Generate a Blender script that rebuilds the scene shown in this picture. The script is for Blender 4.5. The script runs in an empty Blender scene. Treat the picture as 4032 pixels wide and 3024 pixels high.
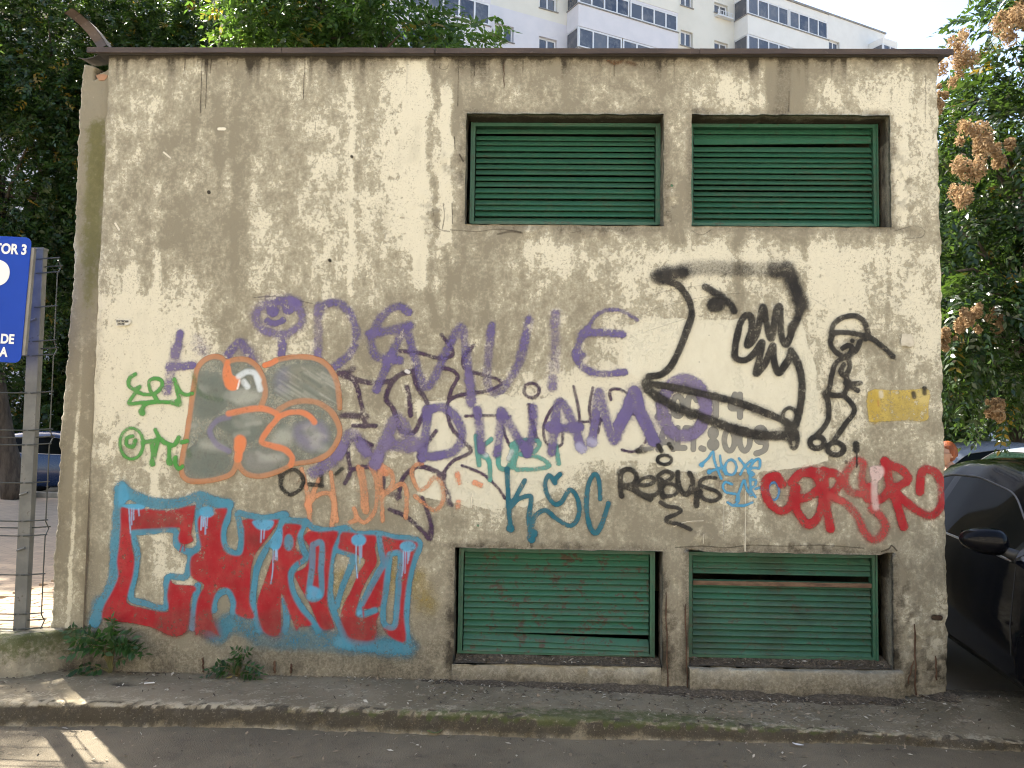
import bpy, bmesh, math, random
import numpy as np
from mathutils import Vector, Matrix

R = math.radians
scene = bpy.context.scene
col = scene.collection
random.seed(7)
rng = np.random.default_rng(11)

# ---------------------------------------------------------------- camera
CAM = np.array([0.0, -5.2, 1.6])
YAW, PITCH, ROLL = 0.02423709, 0.06113884, 0.01346621
FPX = 3299.0
cam_data = bpy.data.cameras.new("camera")
cam_data.sensor_width = 36.0
cam_data.lens = FPX / 4032 * 36.0
cam_data.clip_start = 0.05
cam_data.clip_end = 2000
cam = bpy.data.objects.new("camera", cam_data)
col.objects.link(cam)
cam.matrix_world = Matrix.Translation(CAM) @ (Matrix.Rotation(YAW, 4, 'Z') @ Matrix.Rotation(math.pi/2 + PITCH, 4, 'X') @ Matrix.Rotation(ROLL, 4, 'Z'))
scene.camera = cam

# ---------------------------------------------------------------- sky and sun
SUN_EL = R(47)
SUN_DIR = Vector((-0.656, 0.755, 0)).normalized() * math.cos(SUN_EL) + Vector((0, 0, math.sin(SUN_EL)))   # towards the sun
world = bpy.data.worlds.new("World")
scene.world = world
world.use_nodes = True
wn = world.node_tree
wn.nodes.clear()
sky = wn.nodes.new("ShaderNodeTexSky")
sky.sky_type = 'NISHITA'
sky.sun_disc = False
sky.sun_elevation = SUN_EL
sky.sun_rotation = math.atan2(SUN_DIR.x, SUN_DIR.y)
sky.altitude = 80
sky.air_density = 1.0
sky.dust_density = 3.2
sky.ozone_density = 0.8
bg = wn.nodes.new("ShaderNodeBackground")
bg.inputs["Strength"].default_value = 0.09
wo = wn.nodes.new("ShaderNodeOutputWorld")
wn.links.new(sky.outputs[0], bg.inputs[0])
wn.links.new(bg.outputs[0], wo.inputs[0])

sun_data = bpy.data.lights.new("sun", 'SUN')
sun_data.energy = 4.2
sun_data.angle = R(0.53)
sun_data.color = (1.0, 0.94, 0.84)
sun = bpy.data.objects.new("sun", sun_data)
col.objects.link(sun)
sun.rotation_euler = (-SUN_DIR).to_track_quat('-Z', 'Y').to_euler()

scene.view_settings.view_transform = 'Standard'
scene.view_settings.look = 'None'
scene.view_settings.exposure = 2.28
scene.view_settings.gamma = 1.0
scene.view_settings.use_curve_mapping = False
scene.render.engine = 'CYCLES'
scene.cycles.use_denoising = True
scene.cycles.transparent_max_bounces = 24
scene.cycles.max_bounces = 6
scene.cycles.diffuse_bounces = 3
scene.cycles.adaptive_threshold = 0.02
scene.cycles.filter_width = 1.1
scene.cycles.caustics_reflective = False
scene.cycles.caustics_refractive = False

# ---------------------------------------------------------------- surveying: photo pixel (4032 x 3024) -> point on a plane of the place
def ray(u, v):
    x = (np.asarray(u, float) - 2016) / FPX
    z = -(np.asarray(v, float) - 1512) / FPX
    x, z = x*math.cos(ROLL) - z*math.sin(ROLL), x*math.sin(ROLL) + z*math.cos(ROLL)
    y = np.ones_like(x)
    y, z = y*math.cos(PITCH) - z*math.sin(PITCH), y*math.sin(PITCH) + z*math.cos(PITCH)
    x, y = x*math.cos(YAW) - y*math.sin(YAW), x*math.sin(YAW) + y*math.cos(YAW)
    return x, y, z
def pw(u, v, y=0.0):                       # on the vertical plane at depth y -> (x, z)
    a, b, c = ray(u, v)
    t = (y - CAM[1]) / b
    return CAM[0] + a*t, CAM[2] + c*t
def pg(u, v, z=0.0):                       # on the horizontal plane at height z -> (x, y)
    a, b, c = ray(u, v)
    t = (z - CAM[2]) / c
    return CAM[0] + a*t, CAM[1] + b*t

# ---------------------------------------------------------------- numpy value noise
_T = np.random.default_rng(5).random((256, 256))
def vnoise(x, y):
    x = np.asarray(x, float); y = np.asarray(y, float)
    xi = np.floor(x).astype(int); yi = np.floor(y).astype(int)
    fx = x - xi; fy = y - yi
    fx = fx*fx*(3-2*fx); fy = fy*fy*(3-2*fy)
    a = _T[xi & 255, yi & 255]; b = _T[(xi+1) & 255, yi & 255]
    c = _T[xi & 255, (yi+1) & 255]; d = _T[(xi+1) & 255, (yi+1) & 255]
    return (a*(1-fx)+b*fx)*(1-fy) + (c*(1-fx)+d*fx)*fy
def fbm(x, y, o=4):
    s = 0; a = .5; t = 0
    for i in range(o):
        s = s + a*vnoise(np.asarray(x)*2**i + 17.3*i, np.asarray(y)*2**i + 9.1*i); t += a; a *= .5
    return s/t
def sstep(a, b, x):
    t = np.clip((np.asarray(x, float)-a)/(b-a), 0, 1)
    return t*t*(3-2*t)

# ---------------------------------------------------------------- object helpers
def tag(o, label=None, cat=None, group=None, kind=None):
    if label: o["label"] = label
    if cat: o["category"] = cat
    if group: o["group"] = group
    if kind: o["kind"] = kind
    return o
def link(o, parent=None):
    col.objects.link(o)
    if parent is not None: o.parent = parent
    return o
def empty(name, loc=(0, 0, 0), rz=0.0):
    o = bpy.data.objects.new(name, None)
    o.empty_display_size = 0.2
    o.location = loc; o.rotation_euler = (0, 0, rz)
    return link(o)
def mobj(name, verts, faces, mat, parent=None, smooth=False, matidx=None):
    me = bpy.data.meshes.new(name)
    me.from_pydata([tuple(map(float, v)) for v in verts], [], [tuple(map(int, f)) for f in faces])
    for m in (mat if isinstance(mat, (list, tuple)) else [mat]): me.materials.append(m)
    if matidx is not None: me.polygons.foreach_set("material_index", np.asarray(matidx, dtype=np.int32))
    if smooth: me.polygons.foreach_set("use_smooth", np.ones(len(me.polygons), dtype=bool))
    me.update()
    return link(bpy.data.objects.new(name, me), parent)
def npmesh(name, V, F, mat, parent=None, smooth=False):
    """big meshes: V (n,3) array, F (m,k) array, k = 3 or 4"""
    V = np.ascontiguousarray(V, dtype=np.float32); F = np.ascontiguousarray(F, dtype=np.int32)
    me = bpy.data.meshes.new(name)
    m, k = F.shape
    me.vertices.add(len(V)); me.vertices.foreach_set("co", V.ravel())
    me.loops.add(m*k); me.loops.foreach_set("vertex_index", F.ravel())
    me.polygons.add(m)
    me.polygons.foreach_set("loop_start", np.arange(0, m*k, k, dtype=np.int32))
    if smooth: me.polygons.foreach_set("use_smooth", np.ones(m, dtype=bool))
    me.materials.append(mat)
    me.update(calc_edges=True)
    return link(bpy.data.objects.new(name, me), parent)
def setattr4(o, name, A):
    at = o.data.attributes.new(name, 'FLOAT_COLOR', 'POINT')
    at.data.foreach_set("color", np.ascontiguousarray(A, dtype=np.float32).ravel())
class MB:
    """collects shapes, links them as one mesh object"""
    def __init__(s): s.v = []; s.f = []
    def add(s, v, f):
        n = len(s.v); s.v += [tuple(p) for p in v]; s.f += [tuple(i+n for i in q) for q in f]; return s
    def box(s, x0, x1, y0, y1, z0, z1):
        return s.add([(x0,y0,z0),(x1,y0,z0),(x1,y1,z0),(x0,y1,z0),(x0,y0,z1),(x1,y0,z1),(x1,y1,z1),(x0,y1,z1)],
                     [(0,3,2,1),(4,5,6,7),(0,1,5,4),(1,2,6,5),(2,3,7,6),(3,0,4,7)])
    def tube(s, pts, r, n=6, cap=True):
        pts = [Vector(p) for p in pts]
        rr = r if isinstance(r, (list, tuple)) else [r]*len(pts)
        V = []; Fc = []
        for i, p in enumerate(pts):
            d = (pts[min(i+1, len(pts)-1)] - pts[max(i-1, 0)]).normalized()
            a = d.orthogonal().normalized() if i == 0 else (pa - d*pa.dot(d)).normalized()
            pa = a; b = d.cross(a)
            for k in range(n):
                t = 2*math.pi*k/n
                V.append(p + (a*math.cos(t) + b*math.sin(t))*rr[i])
        for i in range(len(pts)-1):
            for k in range(n):
                Fc.append((i*n+k, i*n+(k+1) % n, (i+1)*n+(k+1) % n, (i+1)*n+k))
        if cap:
            Fc.append(tuple(range(n-1, -1, -1))); Fc.append(tuple(range((len(pts)-1)*n, len(pts)*n)))
        return s.add(V, Fc)
    def build(s, name, mat, parent=None, smooth=False): return mobj(name, s.v, s.f, mat, parent, smooth)
def boxobj(name, x0, x1, y0, y1, z0, z1, mat, parent=None, bev=0.0):
    o = MB().box(x0, x1, y0, y1, z0, z1).build(name, mat, parent)
    if bev:
        bm = bmesh.new(); bm.from_mesh(o.data)
        bmesh.ops.bevel(bm, geom=bm.edges[:], offset=bev, segments=2, affect='EDGES', profile=.5)
        bm.to_mesh(o.data); bm.free()
    return o
def copy_tree(o, parent=None):
    c = o.copy(); col.objects.link(c); c.parent = parent
    for ch in o.children: copy_tree(ch, c)
    return c

# ---------------------------------------------------------------- material helpers
class NT:
    def __init__(s, name):
        s.m = bpy.data.materials.new(name); s.m.use_nodes = True
        s.t = s.m.node_tree; s.t.nodes.clear()
        s.out = s.t.nodes.new("ShaderNodeOutputMaterial")
        s._p = None
    def n(s, typ, **kw):
        nd = s.t.nodes.new(typ)
        for k, v in kw.items(): setattr(nd, k, v)
        return nd
    def set(s, sock, v):
        if hasattr(v, 'is_output') or isinstance(v, bpy.types.NodeSocket): s.t.links.new(v, sock)
        elif isinstance(v, (tuple, list)) and sock.type == 'RGBA' and len(v) == 3: sock.default_value = (*v, 1)
        else: sock.default_value = v
    def pos(s):
        if s._p is None: s._p = s.n("ShaderNodeTexCoord").outputs["Object"]
        return s._p
    def vec(s, sx, sy, sz, off=(0, 0, 0), v=None):
        mp = s.n("ShaderNodeMapping"); s.set(mp.inputs[0], v or s.pos())
        mp.inputs["Scale"].default_value = (sx, sy, sz); mp.inputs["Location"].default_value = off
        return mp.outputs[0]
    def noise(s, scale, detail=4, rough=.6, v=None, dist=0.0):
        nd = s.n("ShaderNodeTexNoise"); s.set(nd.inputs["Vector"], v or s.pos())
        nd.inputs["Scale"].default_value = scale; nd.inputs["Detail"].default_value = detail
        nd.inputs["Roughness"].default_value = rough; nd.inputs["Distortion"].default_value = dist
        return nd.outputs[0]
    def voro(s, scale, v=None, feature='F1'):
        nd = s.n("ShaderNodeTexVoronoi", feature=feature); s.set(nd.inputs["Vector"], v or s.pos())
        nd.inputs["Scale"].default_value = scale
        return nd.outputs[0]
    def math(s, op, a, b=0.0, c=None, clamp=False):
        nd = s.n("ShaderNodeMath", operation=op, use_clamp=clamp)
        s.set(nd.inputs[0], a); s.set(nd.inputs[1], b)
        if c is not None: s.set(nd.inputs[2], c)
        return nd.outputs[0]
    def ss(s, x, lo, hi, to0=0.0, to1=1.0):
        nd = s.n("ShaderNodeMapRange", interpolation_type='SMOOTHSTEP')
        s.set(nd.inputs[0], x); s.set(nd.inputs[1], lo); s.set(nd.inputs[2], hi); s.set(nd.inputs[3], to0); s.set(nd.inputs[4], to1)
        return nd.outputs[0]
    def mix(s, f, a, b, mode='MIX'):
        nd = s.n("ShaderNodeMix", data_type='RGBA', blend_type=mode)
        s.set(nd.inputs[0], f); s.set(nd.inputs[6], a); s.set(nd.inputs[7], b)
        return nd.outputs[2]
    def attr(s, name):
        nd = s.n("ShaderNodeAttribute"); nd.attribute_name = name; return nd
    def sep(s, c):
        nd = s.n("ShaderNodeSeparateColor"); s.set(nd.inputs[0], c); return nd.outputs
    def bump(s, h, strength=.5, dist=.01, normal=None):
        nd = s.n("ShaderNodeBump"); s.set(nd.inputs["Height"], h)
        nd.inputs["Strength"].default_value = strength; nd.inputs["Distance"].default_value = dist
        if normal is not None: s.set(nd.inputs["Normal"], normal)
        return nd.outputs[0]
    def bsdf(s, base, rough=.7, normal=None, metal=0.0, spec=.4, coat=0.0):
        p = s.n("ShaderNodeBsdfPrincipled")
        s.set(p.inputs["Base Color"], base); s.set(p.inputs["Roughness"], rough)
        p.inputs["Metallic"].default_value = metal; s.set(p.inputs["Specular IOR Level"], spec)
        p.inputs["Coat Weight"].default_value = coat
        if normal is not None: s.set(p.inputs["Normal"], normal)
        return p
    def done(s, shader):
        s.t.links.new(shader if isinstance(shader, bpy.types.NodeSocket) else shader.outputs[0], s.out.inputs[0]); return s.m

def simple(name, c1, c2=None, scale=8, rough=.6, metal=0.0, bump=0.0, bscale=40, spec=.4, coat=0.0, stretch=(1, 1, 1)):
    t = NT(name)
    c2 = c2 or tuple(x*.8 for x in c1)
    f = t.ss(t.noise(scale, 5, .6, t.vec(*stretch)), .35, .65)
    nm = t.bump(t.noise(bscale, 4, .6), bump, .01) if bump else None
    return t.done(t.bsdf(t.mix(f, c1, c2), rough, nm, metal, spec, coat))
# ================================================================ STRUCTURE: ground, road, pavement, courtyard
def proj(x, y, z):
    """inverse of ray(): world point -> photo pixel"""
    x = np.asarray(x, float)-CAM[0]; y = np.asarray(y, float)-CAM[1]; z = np.asarray(z, float)-CAM[2]
    x, y = x*math.cos(-YAW) - y*math.sin(-YAW), x*math.sin(-YAW) + y*math.cos(-YAW)
    y, z = y*math.cos(-PITCH) - z*math.sin(-PITCH), y*math.sin(-PITCH) + z*math.cos(-PITCH)
    x, z = x/y, z/y
    x, z = x*math.cos(-ROLL) - z*math.sin(-ROLL), x*math.sin(-ROLL) + z*math.cos(-ROLL)
    return 2016 + x*FPX, 1512 - z*FPX

def asphalt():
    t = NT("asphalt")
    big = t.noise(.9, 5, .62)
    mid = t.noise(6, 5, .6)
    fine = t.noise(85, 4, .75)
    grit = t.voro(120)
    c = t.mix(t.ss(big, .35, .68), (.130, .108, .072), (.195, .162, .108))
    c = t.mix(t.ss(mid, .5, .75, 0, .5), c, (.08, .069, .05))
    c = t.mix(t.ss(fine, .55, .8, 0, .55), c, (.30, .262, .20))
    h = t.math('ADD', t.math('MULTIPLY', fine, .7), grit)
    return t.done(t.bsdf(c, .9, t.bump(h, .7, .006), spec=.25))
def concrete(name, c1, c2, c3, moss=False, dirt=.6):
    t = NT(name)
    a = t.attr("wear_shade")
    r = t.sep(a.outputs["Color"])
    big = t.noise(2.1, 6, .62); mid = t.noise(11, 6, .72); fine = t.noise(70, 4, .75)
    c = t.mix(t.ss(big, .38, .66), c1, c2)
    c = t.mix(t.ss(t.math('ADD', t.math('MULTIPLY_ADD', t.math('SUBTRACT', mid, .5), 1.3, .5), t.math('ADD', t.math('MULTIPLY', r[0], .32), t.math('MULTIPLY', t.math('SUBTRACT', fine, .5), .8))), .58, .76, 0, .8), c, c3)
    c = t.mix(t.ss(t.math('ADD', t.math('MULTIPLY', r[1], .75), t.math('MULTIPLY_ADD', t.math('SUBTRACT', fine, .5), .7, t.math('MULTIPLY', mid, .5))), .50, .85, 0, .85), c, (.045, .038, .028))
    if moss:
        c = t.mix(t.ss(t.math('ADD', t.math('MULTIPLY', r[2], .7), t.math('MULTIPLY', t.noise(26, 4, .7), .6)), .6, .85, 0, .85), c, (.075, .088, .028))
    c = t.mix(t.ss(fine, .58, .76, 0, .55), c, t.mix(.5, c3, (.6, .56, .47)))
    pits = t.ss(t.voro(75), .0, .22, 0, 1)
    h = t.math('ADD', t.math('MULTIPLY', fine, .5), t.math('ADD', t.math('MULTIPLY', mid, 1.2), t.math('MULTIPLY', pits, .5)))
    return t.done(t.bsdf(c, .92, t.bump(h, .9, .012), spec=.2))
M_ASPH = asphalt()
M_PAVE = concrete("pavement_concrete", (.195, .163, .104), (.27, .227, .15), (.43, .375, .265), moss=True)
M_PLINTH = concrete("plinth_concrete", (.33, .30, .225), (.24, .215, .16), (.42, .38, .28), moss=True)

# ground sheet: the road, reaching the horizon
g = mobj("ground", [(-400, -300, -.004), (400, -300, -.004), (400, 500, -.004), (-400, 500, -.004)], [(0, 1, 2, 3)], simple("dusty_ground", (.29, .265, .22), (.22, .2, .165), .6, .95))
tag(g, kind="structure")
xs = np.linspace(-18, 18, 361); ys = np.linspace(-7, -.3, 68)
X, Y = np.meshgrid(xs, ys)
Z = .006*(fbm(X*1.3, Y*1.3, 3)-.5) + .004*(vnoise(X*9, Y*9)-.5) + .004
def gridfaces(nx, ny):
    i = np.arange(nx*ny).reshape(ny, nx)
    return np.stack([i[:-1, :-1], i[:-1, 1:], i[1:, 1:], i[1:, :-1]], -1).reshape(-1, 4)
o = npmesh("road", np.stack([X, Y, Z], -1).reshape(-1, 3), gridfaces(361, 68), M_ASPH, smooth=True)
tag(o, kind="structure")

# pavement with a worn cast kerb edge
KX = [-9, -2.84, -1.87, -.99, -.11, .88, 1.86, 2.57, 9]
KY = [-.66, -.657, -.60, -.605, -.655, -.64, -.634, -.69, -.72]
KZ = [.128, .126, .112, .113, .113, .082, .052, .046, .046]
WX = [-9, -3, -1, 0, 1.5, 2.1, 2.6, 9]
WZ = [.13, .12, .105, .095, .06, .066, .078, .06]
xs = np.concatenate([np.linspace(-9, -3.6, 40, endpoint=False), np.linspace(-3.6, 3.6, 480, endpoint=False), np.linspace(3.6, 9, 40)])
ky = np.interp(xs, KX, KY) + .035*(fbm(xs*3.1, xs*0+2, 3)-.5)
kz = np.interp(xs, KX, KZ); wz = np.interp(xs, WX, WZ)
prof = [(-.006, -.03, 0), (-.004, .35, 0), (.0, .8, 0), (.012, .96, 0), (.035, 1.0, 0)]       # (inset, fraction of kerb height)
rows = []; attrs = []
for ins, fr, _ in prof:
    n1 = fbm(xs*22, xs*0+fr*7, 3)-.5
    yy = ky + ins + .034*n1 + .016*(vnoise(xs*50, xs*0+fr*31)-.5) - .02*(fr < .1)*fbm(xs*4, xs*0+77, 3)
    zz = kz*fr + .020*(fbm(xs*16, xs*0+fr*11+40, 4)-.5)*(fr > .3)
    rows.append(np.stack([xs, yy, zz], -1))
    hn = fbm(xs*13+fr*50, xs*0+fr*9, 4); hn2 = vnoise(xs*34, xs*0+fr*70)
    if fr > .9: cr_ = 1.0*sstep(.42, .62, .5*hn+.5*hn2); dk = .75*sstep(.52, .40, .6*hn+.4*hn2)
    elif fr > .2: cr_ = .25*hn; dk = .45+.75*hn
    else: cr_ = .9*sstep(.4, .65, hn); dk = .15+.5*hn2
    mo = (.75 if fr > .7 else .15) * (.35+.65*np.exp(-((xs-.3)/1.6)**2))*(.4+hn2)
    attrs.append(np.stack([cr_+xs*0, dk, mo, xs*0+1], -1))
for k in range(1, 16):
    f = k/15
    yy = (ky+.035)*(1-f) + .12*f
    zz = kz*(1-f) + wz*f + .008*(fbm(xs*5, yy*5, 4)-.5) + .004*(vnoise(xs*40, yy*40)-.5)
    rows.append(np.stack([xs, yy, zz], -1))
    cr = .35*np.exp(-((f-.0)/.13)**2)
    dk = .75*sstep(.72, .92, f)*(.35+.65*fbm(xs*4, yy*6, 3)) + .18
    # drain hole
    dk = np.maximum(dk, 1.2*np.exp(-((xs+2.38)/.12)**2-((yy+.24)/.035)**2))
    mo = .75*np.exp(-((f-.1)/.2)**2)*np.exp(-((xs-.55)/1.2)**2)
    attrs.append(np.stack([cr+xs*0, dk, mo, xs*0+1], -1))
V = np.stack(rows, 0)
hole = np.exp(-((V[..., 0]+2.36)/.075)**2-((V[..., 1]+.235)/.028)**2)
V[..., 2] -= .03*hole*(V[..., 2] > .05)
o = npmesh("pavement", V.reshape(-1, 3), gridfaces(len(xs), len(rows)), M_PAVE, smooth=True)
setattr4(o, "wear_shade", np.stack(attrs, 0).reshape(-1, 4))
tag(o, kind="structure")

# courtyard behind the fence: sand bed with laid clay pavers, then a kerb and a lane
t = NT("paving_far")
bt = t.n("ShaderNodeTexBrick"); t.set(bt.inputs["Vector"], t.pos()); bt.inputs["Scale"].default_value = 1.0
for k_, v_ in (("Brick Width", .2), ("Row Height", .1), ("Mortar Size", .006)): bt.inputs[k_].default_value = v_
bt.inputs["Color1"].default_value = (.40, .30, .205, 1); bt.inputs["Color2"].default_value = (.31, .235, .165, 1); bt.inputs["Mortar"].default_value = (.2, .165, .12, 1)
M_SAND = t.done(t.bsdf(t.mix(t.ss(t.noise(3), .4, .7, 0, .4), bt.outputs[0], (.22, .18, .13)), .95))
o = mobj("courtyard_ground", [(-40, .1, .10), (-2.8, .1, .10), (-2.8, 13.0, .10), (-40, 13.0, .10)], [(0, 1, 2, 3)], M_SAND)
court = tag(o, kind="structure")
def paver_mat():
    t = NT("clay_paver")
    oi = t.n("ShaderNodeObjectInfo").outputs["Random"]
    c = t.mix(oi, (.42, .31, .21), (.30, .225, .155))
    c = t.mix(t.ss(t.noise(14, 5), .45, .7, 0, .5), c, (.22, .18, .13))
    return t.done(t.bsdf(c, .9, t.bump(t.noise(90), .4, .004), spec=.2))
M_PAVER = paver_mat()
pm = boxobj("paver", -.098, .098, -.048, .048, -.03, .012, M_PAVER, court, bev=.006)
pm.data.materials.clear(); pm.data.materials.append(M_PAVER)
k = 0; first = True
for j in range(62):
    for i in range(9):
        x = -2.98 - i*.202 + (.101 if j % 2 else 0); y = .2 + j*.102
        if x > -2.92 - max(0, y-.5)*.55 + .25: continue
        if x < -3.35 - (y+5.2-5.4)*.62 - .25: continue
        if k >= 300: break
        p = pm if first else pm.copy()
        if not first: col.objects.link(p); p.parent = court
        first = False; k += 1
        p.location = (x, y, .112 + random.uniform(-.003, .003))
        p.rotation_euler = (random.uniform(-.01, .01), random.uniform(-.01, .01), random.uniform(-.012, .012))
def kerb_mat():
    return simple("lane_kerb_concrete", (.36, .33, .28), (.27, .25, .2), 6, .9, bump=.3)
tag(boxobj("lane_kerb", -40, -2.9, 13.0, 13.16, -.02, .22, kerb_mat(), bev=.01), kind="structure")
o = mobj("lane", [(-40, 13.16, .03), (60, 13.16, .03), (60, 24, .03), (-40, 24, .03)], [(0, 1, 2, 3)], M_ASPH); tag(o, kind="structure")

# ================================================================ THE PLASTERED UTILITY BUILDING
XL, XR, ZT = -2.761, 2.526, 4.012
bld = empty("utility_building", (0, 0, 0))
tag(bld, "small flat roofed utility building with weathered cream plaster wall covered in graffiti", "building")

CREAM = [
 (130, [.44,.50,.46,.46,.46,.46,.50,.75,.30,.28,.34,.32,.25,.42,.50,.10,.42,.48,.42]),
 (200, [.48,.52,.46,.48,.52,.52,.62,.88,.48,.42,.40,.38,.36,.58,.70,.10,.62,.66,.60]),
 (300, [.48,.47,.44,.44,.48,.55,.60,.84,.45,.45,.40,.40,.40,.42,.45,.30,.45,.48,.60]),
 (400, [.46,.44,.42,.42,.48,.58,.64,.80,.42,.40,.40,.40,.40,.40,.40,.40,.42,.45,.58]),
 (500, [.48,.44,.38,.44,.52,.62,.66,.74,.36,.42,.46,.46,.46,.44,.48,.48,.48,.46,.56]),
 (550, [.50,.50,.46,.40,.62,.64,.62,.58,.36,.56,.78,.60,.72,.84,.72,.74,.80,.72,.66]),
 (600, [.56,.62,.52,.42,.60,.58,.52,.50,.36,.48,.60,.55,.70,.74,.56,.58,.78,.62,.62]),
 (660, [.70,.86,.62,.42,.52,.52,.44,.42,.40,.42,.48,.46,.58,.58,.52,.54,.70,.52,.58]),
 (750, [.72,.88,.72,.58,.58,.48,.42,.44,.42,.44,.48,.54,.80,.86,.84,.66,.62,.54,.58]),
 (850, [.76,.86,.80,.62,.55,.50,.48,.48,.56,.66,.76,.84,.88,.90,.84,.62,.58,.54,.55]),
 (950, [.62,.74,.68,.58,.50,.50,.48,.50,.68,.80,.82,.78,.82,.88,.88,.74,.54,.50,.54]),
 (1050,[.45,.50,.50,.48,.45,.44,.42,.50,.60,.66,.58,.48,.50,.52,.50,.42,.42,.42,.46]),
 (1150,[.42,.46,.45,.42,.42,.40,.38,.38,.42,.46,.46,.44,.46,.42,.44,.38,.38,.40,.46]),
 (1250,[.40,.44,.58,.42,.42,.40,.40,.40,.44,.40,.40,.40,.40,.40,.40,.40,.40,.44,.50]),
 (1350,[.36,.38,.42,.42,.40,.38,.38,.40,.44,.40,.40,.40,.40,.40,.40,.42,.44,.56,.66]),
 (1460,[.30,.34,.36,.40,.42,.38,.36,.40,.44,.44,.42,.40,.42,.44,.44,.48,.52,.60,.62])]
CY = np.array([r[0] for r in CREAM], float); CG = np.array([r[1] for r in CREAM])
def creammap(du, dv):
    xi = np.clip((du-200)/100, 0, 17.999); i = np.floor(xi).astype(int); fx = xi-i; fx = fx*fx*(3-2*fx)
    j = np.clip(np.searchsorted(CY, dv, side='right')-1, 0, len(CY)-2); fy = np.clip((dv-CY[j])/(CY[j+1]-CY[j]), 0, 1); fy = fy*fy*(3-2*fy)
    return (CG[j, i]*(1-fx)+CG[j, i+1]*fx)*(1-fy) + (CG[j+1, i]*(1-fx)+CG[j+1, i+1]*fx)*fy
def vstreak(du, dv, x, hw, y0, y1, soft=6, wob=6):
    xx = x + wob*(vnoise(dv/45+x, dv*0+3)-.5)*2
    return sstep(hw+soft, hw-soft, np.abs(du-xx)) * sstep(y0-15, y0+15, dv)*sstep(y1+40, y1-40, dv)
OPEN = {"UL": (-.438, .812, 2.921, 3.637), "UR": (.985, 2.222, 2.924, 3.636), "LL": (-.461, .81, .2, .903), "LR": (.969, 2.2, .212, .905)}
BUFF = [  # smooth roller-painted patches, photo pixels /1.8228
    [(1345, 700), (1480, 690), (1600, 695), (1735, 690), (1760, 780), (1765, 880), (1795, 905), (1790, 1000), (1700, 1015), (1600, 1020), (1420, 1010), (1400, 870), (1380, 820), (1350, 800)],
    [(905, 865), (1000, 860), (1215, 858), (1400, 870), (1430, 1000), (1210, 1005), (1205, 1060), (1130, 1100), (1000, 1090), (905, 1070), (890, 960)]]
def polysd(px_, py_, poly):
    P = np.asarray(poly, float); n = len(P)
    d = np.full(np.shape(px_), 1e9); ins = np.zeros(np.shape(px_), bool)
    for i in range(n):
        a = P[i]; b = P[(i+1) % n]; e = b-a; L = e@e + 1e-12
        t = np.clip(((px_-a[0])*e[0]+(py_-a[1])*e[1])/L, 0, 1)
        d = np.minimum(d, np.hypot(px_-a[0]-t*e[0], py_-a[1]-t*e[1]))
        c = ((a[1] > py_) != (b[1] > py_)) & (px_ < (b[0]-a[0])*(py_-a[1])/(b[1]-a[1]+1e-12)+a[0])
        ins ^= c
    return np.where(ins, -d, d)
LUMPS = [(-.62, 2.98, .16, .15), (-.53, 3.28, .11, .17), (-.1, 2.88, .35, .05), (.35, 2.88, .35, .05), (.86, 3.05, .06, .22), (2.3, 2.88, .16, .07), (2.3, 3.2, .09, .3),
         (1.0, .98, .12, .12), (1.6, .95, .5, .05), (2.28, .6, .1, .35), (1.0, 3.66, .1, .05), (2.2, .2, .3, .12), (-.47, .4, .04, .3), (.86, .55, .05, .3), (-.1, .93, .5, .03), (2.45, .3, .12, .3)]
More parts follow.
